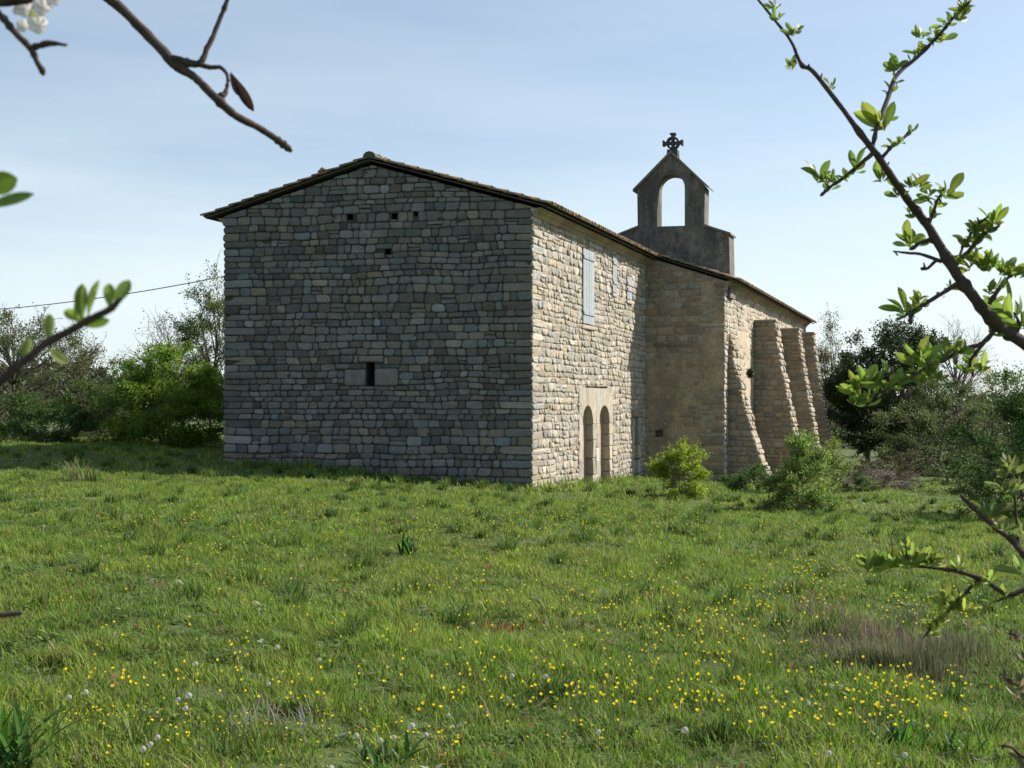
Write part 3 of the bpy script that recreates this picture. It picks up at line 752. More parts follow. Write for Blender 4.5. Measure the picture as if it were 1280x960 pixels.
# left of the chapel
G1 = 'trees and bushes left of the chapel'
x, y = xy(212, 38.5); tree('leafy_bush', x, y, 3.45, 2.0, 'large bright green leafy bush close against the left edge of the stone gable', 'bush', clumps=80, leaves=44000, leaf=.085, col=(.14, .235, .024), base=.0, stems=5, trunk=.06, spread=.15, seed=101, shape=1.1)
x, y = xy(150, 41.5); tree('leafy_bush', x, y, 2.7, 1.4, 'mid green rounded bush just left of the biggest bush', 'bush', clumps=36, leaves=14000, leaf=.08, col=(.075, .135, .022), base=.0, stems=4, trunk=.05, seed=102)
x, y = xy(264, 47); tree('sparse_tree', x, y, 6.5, 1.25, 'tall thin-leaved tree rising right beside the gable above the bright bush', 'tree', clumps=34, leaves=12000, leaf=.085, col=(.11, .15, .035), base=.3, trunk=.09, spread=.09, seed=103, twigs=6, twl=1.0)
x, y = xy(214, 48.5); tree('budding_tree', x, y, 5.1, 1.6, 'brownish nearly bare tree behind the bright bush', 'tree', clumps=34, leaves=2600, leaf=.07, col=(.12, .10, .05), base=.25, trunk=.07, spread=.10, seed=104, twigs=8, twl=1.1)
x, y = xy(20, 41); tree('sparse_tree', x, y, 4.7, 2.3, 'open budding tree at the left edge of the photo under the cable', 'tree', clumps=55, leaves=12000, leaf=.075, col=(.10, .125, .045), base=.15, trunk=.10, spread=.09, seed=105, twigs=7, twl=1.0)
x, y = xy(92, 44); tree('budding_tree', x, y, 4.1, 2.0, 'twiggy brown-green tree between the edge tree and the bushes', 'tree', clumps=50, leaves=10000, leaf=.075, col=(.12, .135, .045), base=.1, trunk=.08, spread=.10, seed=106, twigs=7, twl=1.0)
x, y = xy(60, 37.5); tree('low_bush', x, y, 1.35, 1.6, 'low dark green bush at the meadow edge near the left border', 'bush', clumps=30, leaves=12000, leaf=.07, col=(.05, .10, .02), base=0, stems=4, trunk=.03, seed=107, spread=.25)
x, y = xy(5, 39); tree('low_bush', x, y, 1.8, 1.8, 'dark low bush cut by the left border of the photo', 'bush', clumps=30, leaves=12000, leaf=.07, col=(.055, .10, .022), base=0, stems=4, trunk=.03, seed=108, spread=.22)
x, y = xy(120, 40); tree('low_bush', x, y, 2.2, 1.8, 'olive bush filling the gap under the twiggy trees', 'bush', clumps=34, leaves=13000, leaf=.07, col=(.08, .12, .03), base=0, stems=4, trunk=.03, seed=109, spread=.2)
# right of the chapel
x, y = xy(1036, 67); tree('sparse_tree', x, y, 8.3, 1.35, 'slender pale-leaved tree just right of the last buttress', 'tree', clumps=44, leaves=6500, leaf=.11, col=(.13, .15, .06), base=.15, trunk=.10, spread=.07, seed=121, twigs=6, twl=1.0)
x, y = xy(1085, 62); tree('evergreen_oak', x, y, 7.0, 2.7, 'dark evergreen oak, left one of the dark pair right of the chapel', 'tree', clumps=60, leaves=34000, leaf=.13, col=(.045, .075, .025), base=.12, trunk=.16, spread=.10, seed=122, m='leaf_dark')
x, y = xy(1122, 60); tree('evergreen_oak', x, y, 7.9, 2.7, 'tallest dark evergreen oak with rounded top on the right', 'tree', clumps=60, leaves=34000, leaf=.13, col=(.04, .07, .024), base=.15, trunk=.18, spread=.10, seed=123, m='leaf_dark')
x, y = xy(1196, 78); tree('bare_tree', x, y, 9.4, 2.3, 'tall bare tree with fine twigs against the pale sky', 'tree', clumps=60, leaves=1500, leaf=.09, col=(.16, .14, .10), base=.2, trunk=.12, spread=.09, seed=124, twigs=9, twl=1.0)
x, y = xy(1165, 54); tree('olive_bush', x, y, 4.6, 2.8, 'olive green loose bush in front of the dark oaks', 'bush', clumps=50, leaves=26000, leaf=.10, col=(.10, .125, .045), base=.0, stems=4, trunk=.06, spread=.12, seed=125, twigs=5)
x, y = xy(1240, 56); tree('olive_bush', x, y, 5.0, 2.9, 'yellowish olive budding bush behind the dark bush at right edge', 'bush', clumps=60, leaves=20000, leaf=.095, col=(.12, .14, .05), base=.05, stems=5, trunk=.06, spread=.11, seed=126, twigs=6)
x, y = xy(1290, 48); tree('olive_bush', x, y, 4.0, 2.4, 'mid green bush cut by the right border', 'bush', clumps=46, leaves=13000, leaf=.08, col=(.06, .095, .025), base=.0, stems=4, trunk=.06, spread=.13, seed=127)
x, y = xy(1292, 28.5); tree('dark_bush', x, y, 3.5, 1.9, 'dark shaded green bush at the right border casting shade on the grass', 'bush', clumps=70, leaves=42000, leaf=.062, col=(.06, .12, .024), base=.0, stems=4, trunk=.05, spread=.15, seed=128)
x, y = xy(1210, 40); tree('low_bush', x, y, 1.5, 2.0, 'low grey-green bush along the far meadow edge', 'bush', clumps=40, leaves=9000, leaf=.07, col=(.055, .08, .03), base=0, stems=4, trunk=.03, seed=129, spread=.2)
x, y = xy(1130, 47); tree('low_bush', x, y, 1.3, 2.2, 'low brown-green scrub under the evergreen oaks', 'bush', clumps=40, leaves=8000, leaf=.07, col=(.075, .075, .035), base=0, stems=4, trunk=.03, seed=130, spread=.22)
x, y = xy(1042, 44); tree('young_bush', x, y, 1.75, .75, 'yellow-green young bush behind the feet of the far buttresses', 'bush', clumps=22, leaves=5000, leaf=.06, col=(.18, .25, .035), base=0, stems=4, trunk=.025, seed=131, spread=.15, twigs=4, twl=1)
x, y = xy(1068, 37.5); tree('low_shrub', x, y, .8, .65, 'small dark shrub right of the shaggy sapling', 'shrub', clumps=18, leaves=4500, leaf=.045, col=(.04, .08, .018), base=0, stems=3, trunk=.02, seed=132, spread=.25)
x, y = xy(940, 34.5); tree('low_shrub', x, y, .85, .95, 'low dense dark green shrub at the foot of the first buttress', 'shrub', clumps=26, leaves=12000, leaf=.045, col=(.05, .11, .02), base=0, stems=4, trunk=.02, seed=133, spread=.25)
x, y = xy(1004, 27.2); tree('sapling', x, y, 1.75, .88, 'shaggy green sapling standing in the meadow before the buttresses', 'sapling', clumps=60, leaves=19000, leaf=.052, col=(.17, .26, .05), base=0, stems=4, trunk=.03, seed=134, spread=.12, twigs=5, twl=1)
x, y = xy(853, 30.0); tree('sapling', x, y, 1.45, .80, 'bright yellow-green sapling at the corner where the chapel wall steps out', 'sapling', clumps=44, leaves=13000, leaf=.055, col=(.22, .30, .025), base=0, stems=5, trunk=.025, seed=135, spread=.13, twigs=5, twl=1)
x, y = xy(1095, 40.5); tree('dry_shrub', x, y, .75, 1.5, 'dry lavender-grey shrub at the far edge of the grass', 'shrub', clumps=26, leaves=5000, leaf=.05, col=(.17, .14, .13), base=0, stems=4, trunk=.015, seed=136, spread=.3, twigs=6, twl=1)
# plant rooted in the first buttress
rg = np.random.default_rng(41); c_ = np.array(P(938, 466, 40.9)); n = 700; o_ = rg.normal(size=(n, 3)) * np.array([.05, .05, .065]); d = o_ / (np.linalg.norm(o_, axis=1)[:, None] + 1e-6) + rg.normal(0, .5, (n, 3)); d /= np.linalg.norm(d, axis=1)[:, None]
tag(leaf_mesh('wall_plant', c_ + o_, d, rg.uniform(.04, .08, n), np.array([[.06, .085, .03]]) * np.exp(rg.normal(0, .3, n))[:, None], M['leaf'], None, .5, 6), 'small self-sown green plant growing on the slope of the nearest buttress', 'plant')
# distant wood, one mass
rg = np.random.default_rng(77); n = 90000
ang = rg.uniform(R(-48), R(48), n); dist = rg.uniform(95, 150, n); xx = np.sin(ang) * dist; yy = np.cos(ang) * dist
top = 3.6 + 1.5 * wob(xx, yy, 30, 2) + .9 * wob(xx, yy, 9, 3)
zz = gz(xx, yy) + top * rg.uniform(0, 1, n) ** .7
d = rg.normal(size=(n, 3)); d /= np.linalg.norm(d, axis=1)[:, None]; bri = np.exp(rg.normal(0, .3, n))[:, None]
fw = leaf_mesh('distant_wood', np.stack([xx, yy, zz], 1), d, rg.uniform(.35, .75, n), np.array([[.06, .075, .04]]) * bri, M['leaf_dark'], None, .8, 5)
tag(fw, 'far low belt of woodland along the horizon', 'woodland', kind='stuff')

# ---------------------------------------------------------------- overhead cable
cb = MB(); a = P(-260, 395, 70); b = P(330, 345, 52)
cb.tube([a.lerp(b, k / 16) - Vector((0, 0, .9 * 4 * (k / 16) * (1 - k / 16))) + Vector((0, 0, .35)) for k in range(17)], .022, 5)
tag(cb.build('overhead_cable', M['wire'], None, True), 'thin black overhead cable sagging across the sky to the left of the chapel', 'cable')

# ---------------------------------------------------------------- grass
GV = []; GC = []
def inside_building(x, y):
    p = np.stack([x - PL.x, y - PL.y], 1); det = UV.x * SV.y - UV.y * SV.x
    a = (p[:, 0] * SV.y - p[:, 1] * SV.x) / det; b = (UV.x * p[:, 1] - UV.y * p[:, 0]) / det
    ins = (a > .02) & (a < WF - .02) & (b > .02) & (b < LS + .2)
    a2 = a + 2.8; b2 = b - LS
    return ins | ((a2 > 0) & (a2 < W2) & (b2 > 0) & (b2 < LN))
def blades(n, Y0, Y1, wmul, hmul, seed, xlim=.50, curve=1.0, xpad=1.0):
    rg = np.random.default_rng(seed)
    Y = np.sqrt(rg.uniform(Y0 ** 2, Y1 ** 2, n)); Xx = rg.uniform(-1, 1, n) * (Y * xlim + xpad * .3)
    # clumping: pull towards tuft centres
    nt_ = n // 14; tx = Xx[:nt_]; ty = Y[:nt_]; k = rg.integers(0, nt_, n); mask = rg.uniform(size=n) < .55
    r_ = .035 + .02 * wmul
    Xx = np.where(mask, tx[k] + rg.normal(0, r_, n), Xx); Y = np.where(mask, ty[k] + rg.normal(0, r_, n), Y)
    ok = ~inside_building(Xx, Y); Xx, Y = Xx[ok], Y[ok]; k = k[ok]; mask = mask[ok]; n = len(Xx)
    z = gz(Xx, Y) - .01
    n1 = wob(Xx, Y, 5.5, 1); n2 = wob(Xx, Y, 1.7, 2); n3 = wob(Xx, Y, .6, 3); n4 = wob(Xx, Y, 11., 4)
    hgt = (.064 + .024 * n1 + .03 * n2 + .034 * n3).clip(.042, .25) * rg.uniform(.55, 1.45, n) * hmul
    tuft = rg.uniform(.7, 1.5, max(nt_, 1))[k]; hgt = np.where(mask, hgt * tuft, hgt)
    # taller along walls
    p = np.stack([Xx - PL.x, Y - PL.y], 1); det = UV.x * SV.y - UV.y * SV.x
    a = (p[:, 0] * SV.y - p[:, 1] * SV.x) / det; b = (UV.x * p[:, 1] - UV.y * p[:, 0]) / det
    nearw = np.exp(-np.abs(b) / .45) * ((a > -.5) & (a < WF + .8)) + np.exp(-np.abs(a - WF) / .6) * ((b > -.5) & (b < LS))
    hgt *= 1 + 1.9 * nearw.clip(0, 1)
    # purplish dry patch on the right
    pd = np.exp(-(((Xx - 2.75) / .68) ** 2 + ((Y - 8.9) / .9) ** 2)) + np.exp(-(((Xx - 2.75) / .3) ** 2 + ((Y - 10.6) / .4) ** 2)) * .9
    pdp = pd + .35 * n3 * (pd > .1); hgt = hgt * (1 + 1.1 * pdp.clip(0, 1)); dryp = (rg.uniform(size=n) < pdp * .85)
    az = rg.uniform(0, 6.283, n) ; lean = rg.uniform(.15, .95, n) * (1 - .4 * dryp)
    dx, dy = np.cos(az), np.sin(az); wd = rg.uniform(.0022, .0042, n) * wmul * (1 - .35 * dryp)
    sx, sy = -dy, dx
    # side vector half random so blades face every way
    tw = rg.normal(0, .5, n); sx, sy = sx * np.cos(tw) - sy * np.sin(tw), sx * np.sin(tw) + sy * np.cos(tw)
    def pt(t, side):
        fx = lean * hgt * t ** 1.7; zz_ = hgt * t * (1 - .25 * lean * t)
        return np.stack([Xx + dx * fx + sx * wd * side, Y + dy * fx + sy * wd * side, z + zz_], 1)
    V = np.stack([pt(0, -1), pt(0, 1), pt(.55, -.8), pt(.55, .8), pt(1, 0)], 1)
    # colours
    g = np.array([.16, .275, .03]); yg = np.array([.245, .315, .045]); dg = np.array([.072, .145, .024]); stw = np.array([.26, .215, .115]); br = np.array([.12, .085, .045]); pu = np.array([.19, .145, .115])
    m1 = smooth(.62 + .4 * n1 + .4 * n2 + .25 * n3 + rg.normal(0, .25, n))[:, None]; c = dg * (1 - m1) + g * m1
    m2 = smooth(.38 + .5 * n4 + .35 * n2 + rg.normal(0, .3, n))[:, None] * .8; c = c * (1 - m2) + yg * m2
    pr = rg.uniform(size=n); ds = .06 + .15 * smooth(.3 * n2 + .7 * n3 - .05) + .14 * smooth(.9 * n2 + .5 * wob(Xx, Y, 2.6, 5) - .35)
    c = np.where((pr < ds)[:, None], stw, c); c = np.where(((pr > ds) & (pr < ds * 1.55))[:, None], br, c); c = np.where(dryp[:, None], pu * rg.uniform(.6, 1.2, n)[:, None], c)
    c = c * np.exp(rg.normal(0, .2, n))[:, None]
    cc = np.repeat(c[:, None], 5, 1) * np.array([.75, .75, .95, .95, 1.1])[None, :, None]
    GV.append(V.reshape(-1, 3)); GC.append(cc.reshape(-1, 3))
blades(140000, 3.2, 8.5, 1.0, 1.0, 1)
blades(200000, 8.5, 15, 1.2, 1.0, 2)
blades(250000, 15, 27, 1.75, 1.05, 3)
blades(130000, 27, 48, 3.2, 1.25, 4)
# coarse dark tufts scattered through the meadow
def tufts(n, seed):
    rg = np.random.default_rng(seed)
    Y = np.sqrt(rg.uniform(4.5 ** 2, 34 ** 2, n)); Xx = rg.uniform(-.47, .47, n) * Y
    m_ = 60; Y = np.repeat(Y, m_); Xx = np.repeat(Xx, m_); sc = np.repeat(rg.uniform(.6, 1.25, n), m_); N_ = len(Y)
    bx = Xx + rg.normal(0, .05, N_) * sc; by = Y + rg.normal(0, .05, N_) * sc; ok = ~inside_building(bx, by)
    z = gz(bx, by) - .01; h_ = rg.uniform(.13, .27, N_) * sc; az = rg.uniform(0, 6.28, N_); lean = rg.uniform(.2, 1.0, N_); wd = .003 * (1 + Y / 14)
    dx, dy = np.cos(az), np.sin(az)
    def pt(t, s_): return np.stack([bx + dx * lean * h_ * t ** 1.6 - dy * wd * s_, by + dy * lean * h_ * t ** 1.6 + dx * wd * s_, z + h_ * t * (1 - .3 * lean * t)], 1)
    V = np.stack([pt(0, -1), pt(0, 1), pt(.55, -.8), pt(.55, .8), pt(1, 0)], 1)[ok]
    tb = np.repeat(rg.uniform(0, 1, n), m_)[:, None]; c = np.array([.05, .105, .02]) * (1 - tb) + np.array([.13, .19, .035]) * tb
    c = (c * np.exp(rg.normal(0, .2, N_))[:, None])[ok]
    GV.append(V.reshape(-1, 3)); GC.append(np.repeat(c, 5, 0))
tufts(460, 9)
def mound(cx, cy, rx, ry, h, n, seed, tip, low):
    h *= .85
    tip = tuple(.8 * a + .2 * b for a, b in zip(tip, (.14, .19, .05)))
    rg = np.random.default_rng(seed); n = int(n * .4); a = rg.uniform(0, 6.28, n); q = np.abs(rg.normal(0, .55, n)); lump = 1 + .3 * wob(a * .4, q * 2, 1.2, 2)
    bx = cx + np.cos(a) * q * rx * lump; by = cy + np.sin(a) * q * ry * lump; z = gz(bx, by) - .01
    h_ = h * np.exp(-.9 * q ** 2) * rg.uniform(.45, 1.2, n) * (1 + .35 * wob(bx, by, .5, 3)); lean = rg.uniform(.05, .6, n); az = a + rg.normal(0, .9, n); wd = rg.uniform(.0012, .0026, n)
    dx, dy = np.cos(az), np.sin(az)
    def pt(t, s_): return np.stack([bx + dx * lean * h_ * t ** 1.6 - dy * wd * s_, by + dy * lean * h_ * t ** 1.6 + dx * wd * s_, z + h_ * t * (1 - .3 * lean * t)], 1)
    V = np.stack([pt(0, -1), pt(0, 1), pt(.6, -.8), pt(.6, .8), pt(1, 0)], 1)
    k = rg.uniform(size=n)[:, None]; c = np.where(k < .58, np.array(low), np.array(tip)) * np.exp(rg.normal(0, .25, n))[:, None]
    GV.append(V.reshape(-1, 3)); GC.append(np.repeat(c, 5, 0))
mound(2.62, 8.15, .55, .42, .36, 11000, 31, (.20, .15, .12), (.075, .11, .04))
mound(3.15, 8.6, .45, .4, .33, 7000, 32, (.21, .16, .13), (.08, .11, .045))
mound(2.62, 9.6, .24, .22, .24, 3000, 33, (.10, .12, .07), (.05, .085, .035))
mound(3.3, 9.9, .4, .3, .22, 3500, 34, (.19, .15, .11), (.08, .11, .045))
def herbs(n, seed):
    rg = np.random.default_rng(seed)
    Y = np.sqrt(rg.uniform(3.6 ** 2, 22 ** 2, n)); Xx = rg.uniform(-.5, .5, n) * Y
    keep = (wob(Xx, Y, 1.4, 3) + .6 * wob(Xx, Y, 4, 4) + rg.normal(0, .3, n)) > .15; Xx, Y = Xx[keep], Y[keep]; n = len(Y)
    m_ = 9; bx = np.repeat(Xx, m_); by = np.repeat(Y, m_); N_ = len(bx); sc = np.repeat(rg.uniform(.5, 1.3, n), m_)
    bx = bx + rg.normal(0, .012, N_); by = by + rg.normal(0, .012, N_)
    ok = ~inside_building(bx, by); z = gz(bx, by) + rg.uniform(0, .05, N_)
    az = rg.uniform(0, 6.28, N_); l_ = rg.uniform(.03, .06, N_) * sc; wd = l_ * rg.uniform(.16, .3, N_); up = rg.uniform(-.1, .8, N_)
    dx, dy = np.cos(az), np.sin(az)
    def pt(t, s_, k=0): return np.stack([bx + dx * l_ * t - dy * wd * s_, by + dy * l_ * t + dx * wd * s_, z + l_ * up * t - l_ * .25 * t * t + k], 1)
    V = np.stack([pt(.05, -.15), pt(.05, .15), pt(.55, -1), pt(.55, 1), pt(1, 0)], 1)[ok]
    tb = np.repeat(rg.uniform(0, 1, n), m_)[:, None]; c = np.array([.07, .13, .035]) * (1 - tb) + np.array([.15, .20, .06]) * tb
    rd_ = np.repeat(rg.uniform(size=n) < .10, m_); c = np.where(rd_[:, None], np.array([.24, .12, .06]), c)
    gy = np.repeat(rg.uniform(size=n) < .10, m_); c = np.where(gy[:, None], np.array([.26, .27, .2]), c)
    c = (c * np.exp(rg.normal(0, .2, N_))[:, None])[ok]
    GV.append(V.reshape(-1, 3)); GC.append(np.repeat(c, 5, 0))
herbs(16000, 12)
V = np.concatenate(GV); C = np.concatenate(GC); nb = len(V) // 5; i = np.arange(nb)[:, None] * 5
grass = np_mesh('meadow_grass', V, [np.concatenate([i, i + 1, i + 3, i + 2], 1), np.concatenate([i + 2, i + 3, i + 4], 1)], C, M['grass'])
tag(grass, 'uneven green spring meadow grass with dry stalks', 'grass', kind='stuff')

# ---------------------------------------------------------------- flowers
def flower_data(seed, yc=(.80, .66, .02)):
    rd = random.Random(seed); v = []; f = []; c = []
    def add(p, cc): v.append(p); c.append(cc); return len(v) - 1
    hz = 1.0; st = (.09, .13, .03)
    a = [add((.0016 * math.cos(t), .0016 * math.sin(t), 0), st) for t in (0, 2.1, 4.2)]; b = [add((.0016 * math.cos(t) + .01, .0016 * math.sin(t), .085), st) for t in (0, 2.1, 4.2)]
    for k in range(3): f.append((a[k], a[(k + 1) % 3], b[(k + 1) % 3], b[k]))
    for lay, (n, r0, zz, tl) in enumerate(((12, .0135, .088, .25), (9, .009, .091, .5))):
        for k in range(n):
            t = 6.283 * k / n + lay * .3; w_ = 3.1416 / n * 1.0; cc = tuple(q * rd.uniform(.85, 1.1) for q in yc); r_ = r0 * rd.uniform(.85, 1.1)
            q = [add((.01, 0, zz - .003), cc), add((.01 + r_ * .8 * math.cos(t - w_), r_ * .8 * math.sin(t - w_), zz + r_ * tl * .6), cc), add((.01 + r_ * math.cos(t), r_ * math.sin(t), zz + r_ * tl * .8), cc), add((.01 + r_ * .8 * math.cos(t + w_), r_ * .8 * math.sin(t + w_), zz + r_ * tl * .6), cc)]
            f.append(tuple(q))
    return v, f, c
FL = [flower_data(s) for s in range(4)]
fme = []
for v, f, c in FL:
    o = mesh_obj('yellow_wildflower', v, f, M['petal'], None, c); fme.append(o.data); bpy.data.objects.remove(o)
rg = np.random.default_rng(5)
def flower_spots(n):
    # clustered drifts, read off the photograph as ground places
    drifts = [((300, 900), 160, 40, 5), ((740, 870), 160, 45, 4), ((900, 800), 140, 50, 3), ((1000, 900), 130, 40, 3), ((520, 910), 60, 20, 2), ((130, 880), 70, 30, 3), ((770, 650), 160, 14, 5), ((640, 720), 200, 30, 2), ((1010, 720), 60, 40, 3), ((300, 690), 180, 22, 2), ((200, 650), 160, 10, 2), ((860, 760), 140, 30, 3), ((1130, 870), 80, 30, 3), ((640, 800), 640, 130, 16), ((640, 650), 520, 26, 8), ((1180, 760), 90, 20, 2)]
    wts = np.array([d[3] for d in drifts], float); wts /= wts.sum(); out = []
    while len(out) < n:
        d = drifts[rg.choice(len(drifts), p=wts)]; px = d[0][0] + rg.normal() * d[1] * .6; py = d[0][1] + rg.normal() * d[2] * .6
        if not (-20 < px < 1300 and 612 < py < 985): continue
        Y = 10.
        for _ in range(12): Y = F * (EYE - .09 - g1((px - 640) / F * Y, Y)) / (py - HZ)
        X_ = (px - 640) / F * Y
        if Y > 29.0 or inside_building(np.array([X_]), np.array([Y]))[0]: continue
        out.append((X_, Y))
    return sorted(out, key=lambda p: p[1])
sp = flower_spots(1600)
for k, (x, y) in enumerate(sp[:300]):
    o = bpy.data.objects.new('yellow_wildflower', fme[k % 4]); COL.objects.link(o); o.location = (x, y, g1(x, y) + .005)
    s_ = random.uniform(.34, .72); o.scale = (s_ * .95, s_ * .95, s_ * random.uniform(.7, 1.6)); o.rotation_euler = (random.gauss(0, .3), random.gauss(0, .3), random.uniform(0, 6.28))
    tag(o, 'small yellow wildflower on a thin stem in the near meadow grass', 'flower', 'yellow wildflowers in the near meadow')
V = []; Fq4 = []; C = []; off = 0
for k, (x, y) in enumerate(sp[300:]):
    v, f, c = FL[k % 4]; v = np.array(v); s_ = random.uniform(.5, 1.0) * (1 + max(0, y - 9) / 45); th = random.uniform(0, 6.28); zsc = random.uniform(.95, 1.9)
    vx = v.copy(); vx[:, 0] = (v[:, 0] * math.cos(th) - v[:, 1] * math.sin(th)) * s_ + x; vx[:, 1] = (v[:, 0] * math.sin(th) + v[:, 1] * math.cos(th)) * s_ + y; vx[:, 2] = v[:, 2] * zsc + g1(x, y)
    V.append(vx); C.append(np.array(c)); Fq4.append(np.array(f) + off); off += len(v)
tag(np_mesh('distant_wildflowers', np.concatenate(V), [np.concatenate(Fq4)], np.concatenate(C), M['petal']), 'countless yellow wildflower specks over the far meadow', 'flowers', kind='stuff')

# dandelion clocks
def ground_at(px, py, dz=.12):
    Y = 10.
    for _ in range(14): Y = F * (EYE - dz - g1((px - 640) / F * Y, Y)) / (py - HZ)
    return (px - 640) / F * Y, Y
v = []; f = []; c = []
rd = random.Random(3)
mbd = MB(); mbd.tube([(0, 0, 0), (.004, .002, .08), (.01, 0, .15)], .0018, 5, (.14, .15, .06))
hd = MB(); cc = Vector((.01, 0, .152))
for k in range(90):
    zq = 1 - 2 * (k + .5) / 90; t = k * 2.39996; rq = math.sqrt(max(0, 1 - zq * zq)); d = Vector((rq * math.cos(t), rq * math.sin(t), zq))
    p = cc + d * .017; s = d.cross(Vector((.3, .5, .8))).normalized() * .0034; u = d.cross(s).normalized() * .0034
    hd.poly([p + s, p + u, p - s, p - u], (.45, .45, .42)); hd.poly([cc + s * .05, cc - s * .05, p], (.45, .42, .36))
clock_proto = None
clocks = [(225, 868), (230, 874), (237, 868), (590, 770), (446, 912), (474, 909), (494, 911), (516, 906), (531, 909), (415, 953), (198, 912), (188, 916), (178, 925), (748, 904), (560, 880), (857, 910), (642, 840), (1131, 935), (400, 810), (346, 805), (243, 825), (1035, 935), (86, 864), (105, 858), (683, 838), (336, 843)]
for k, (px, py) in enumerate(clocks):
    x, y = ground_at(px, py, .15)
    if clock_proto is None:
        r_ = empty('dandelion_clock', (0, 0, 0)); mbd.build('stem', M['petal'], r_, True); hd.build('seed_head', M['petal'], r_)
        clock_proto = r_
    else:
        r_ = clock_proto.copy(); COL.objects.link(r_)
        for ch in list(clock_proto.children):
            q = ch.copy(); COL.objects.link(q); q.parent = r_
    r_.location = (x, y, g1(x, y)); s_ = random.uniform(.6, .95); r_.scale = (s_, s_, s_); r_.rotation_euler = (0, 0, random.uniform(0, 6.28))
    tag(r_, 'round white dandelion seed head on a thin stem in the near meadow', 'dandelion', 'dandelion clocks in the near meadow')

# broad-leaved plants and special tufts
def rosette(name, px, py, n, ln, wd, col, label, cat, seed, spread=.05):
    x, y = ground_at(px, py, .02); rd = random.Random(seed); o = empty(name, (x, y, g1(x, y))); mb = MB()
    z = g1(x, y)
    for k in range(n):
        t = rd.uniform(0, 6.28); l_ = ln * rd.uniform(.6, 1.15); le = rd.uniform(.15, .9); b = Vector((x + rd.gauss(0, spread), y + rd.gauss(0, spread), z - .01)); d = Vector((math.cos(t), math.sin(t), 0)); s = Vector((-d.y, d.x, 0))
        c = tuple(q * rd.uniform(.7, 1.25) for q in col); prev = None
        for j in range(7):
            q = j / 6; w_ = wd * (math.sin(math.pi * min(.98, q * .85 + .1)) ** .7) * rd.uniform(.95, 1.05); p = b + d * (le * l_ * q ** 1.5) + Vector((0, 0, l_ * q * (1 - .42 * le * q)))
            row = [mb.vert(p - s * w_ / 2 + Vector((0, 0, w_ * .25)), c), mb.vert(p, c), mb.vert(p + s * w_ / 2 + Vector((0, 0, w_ * .25)), c)]
            if prev: mb.f.append([prev[0], prev[1], row[1], row[0]]); mb.f.append([prev[1], prev[2], row[2], row[1]])
            prev = row
    mb.build('leaves', M['leaf_near'], o, True); tag(o, label, cat)
rosette('broad_leaved_plant', 14, 955, 70, .29, .022, (.075, .15, .03), 'clump of broad upright green blades in the bottom left corner', 'plant', 1, .06)
rosette('broad_leaved_plant', 512, 692, 22, .26, .03, (.035, .09, .02), 'small dark leafy plant in the middle of the meadow', 'plant', 2, .04)
rosette('broad_leaved_plant', 1128, 935, 26, .20, .02, (.05, .13, .02), 'dark green leafy clump among yellow flowers lower right', 'plant', 3, .05)
rosette('broad_leaved_plant', 490, 955, 20, .17, .024, (.045, .12, .02), 'dark green leafy clump at the bottom edge left of centre', 'plant', 4, .05)
rosette('broad_leaved_plant', 1200, 945, 24, .18, .016, (.06, .14, .02), 'grassy leafy clump near the bottom right corner', 'plant', 5, .05)
rosette('dry_tuft', 335, 905, 90, .16, .005, (.26, .24, .21), 'grey withered tuft lying in the lower left meadow', 'plant', 6, .11)
rosette('sorrel_patch', 622, 785, 70, .09, .010, (.20, .07, .035), 'reddish sorrel patch in the middle of the meadow', 'plant', 7, .14)
rosette('tall_grass_tuft', 96, 601, 70, .55, .014, (.16, .19, .07), 'pale tall grass tuft at the edge of the shade on the left', 'plant', 8, .12)

# ---------------------------------------------------------------- near branches
def leaf_shape(mb, base, d, nrm, ln, wd, c, bend=.25, cup=.25):
    d = d.normalized(); s = d.cross(nrm).normalized(); n_ = s.cross(d).normalized(); prev = None
    for j in range(10):
        q = j / 9; w_ = wd * .5 * (math.sin(math.pi * (q ** 1.35) * .96 + .03) ** .75) if 0 < q < 1 else wd * .04
        p = base + d * ln * q * (1 - .12 * bend * q) + n_ * (-bend * ln * q * q)
        row = [mb.vert(p - s * w_ + n_ * w_ * cup * 1.6, c), mb.vert(p - s * w_ * .5 + n_ * w_ * cup * .5, c), mb.vert(p, tuple(k * 1.15 for k in c)), mb.vert(p + s * w_ * .5 + n_ * w_ * cup * .5, c), mb.vert(p + s * w_ + n_ * w_ * cup * 1.6, c)]
        if prev:
            for a in range(4): mb.f.append([prev[a], prev[a + 1], row[a + 1], row[a]])
        prev = row
def spline(pts, n=5):
    out = []
    for i in range(len(pts) - 1):
        p0 = pts[max(i - 1, 0)]; p1 = pts[i]; p2 = pts[i + 1]; p3 = pts[min(i + 2, len(pts) - 1)]
        for k in range(n):
            t = k / n; out.append(.5 * ((2 * p1) + (p2 - p0) * t + (2 * p0 - 5 * p1 + 4 * p2 - p3) * t * t + (3 * p1 - p0 - 3 * p2 + p3) * t ** 3))
    out.append(pts[-1]); return out
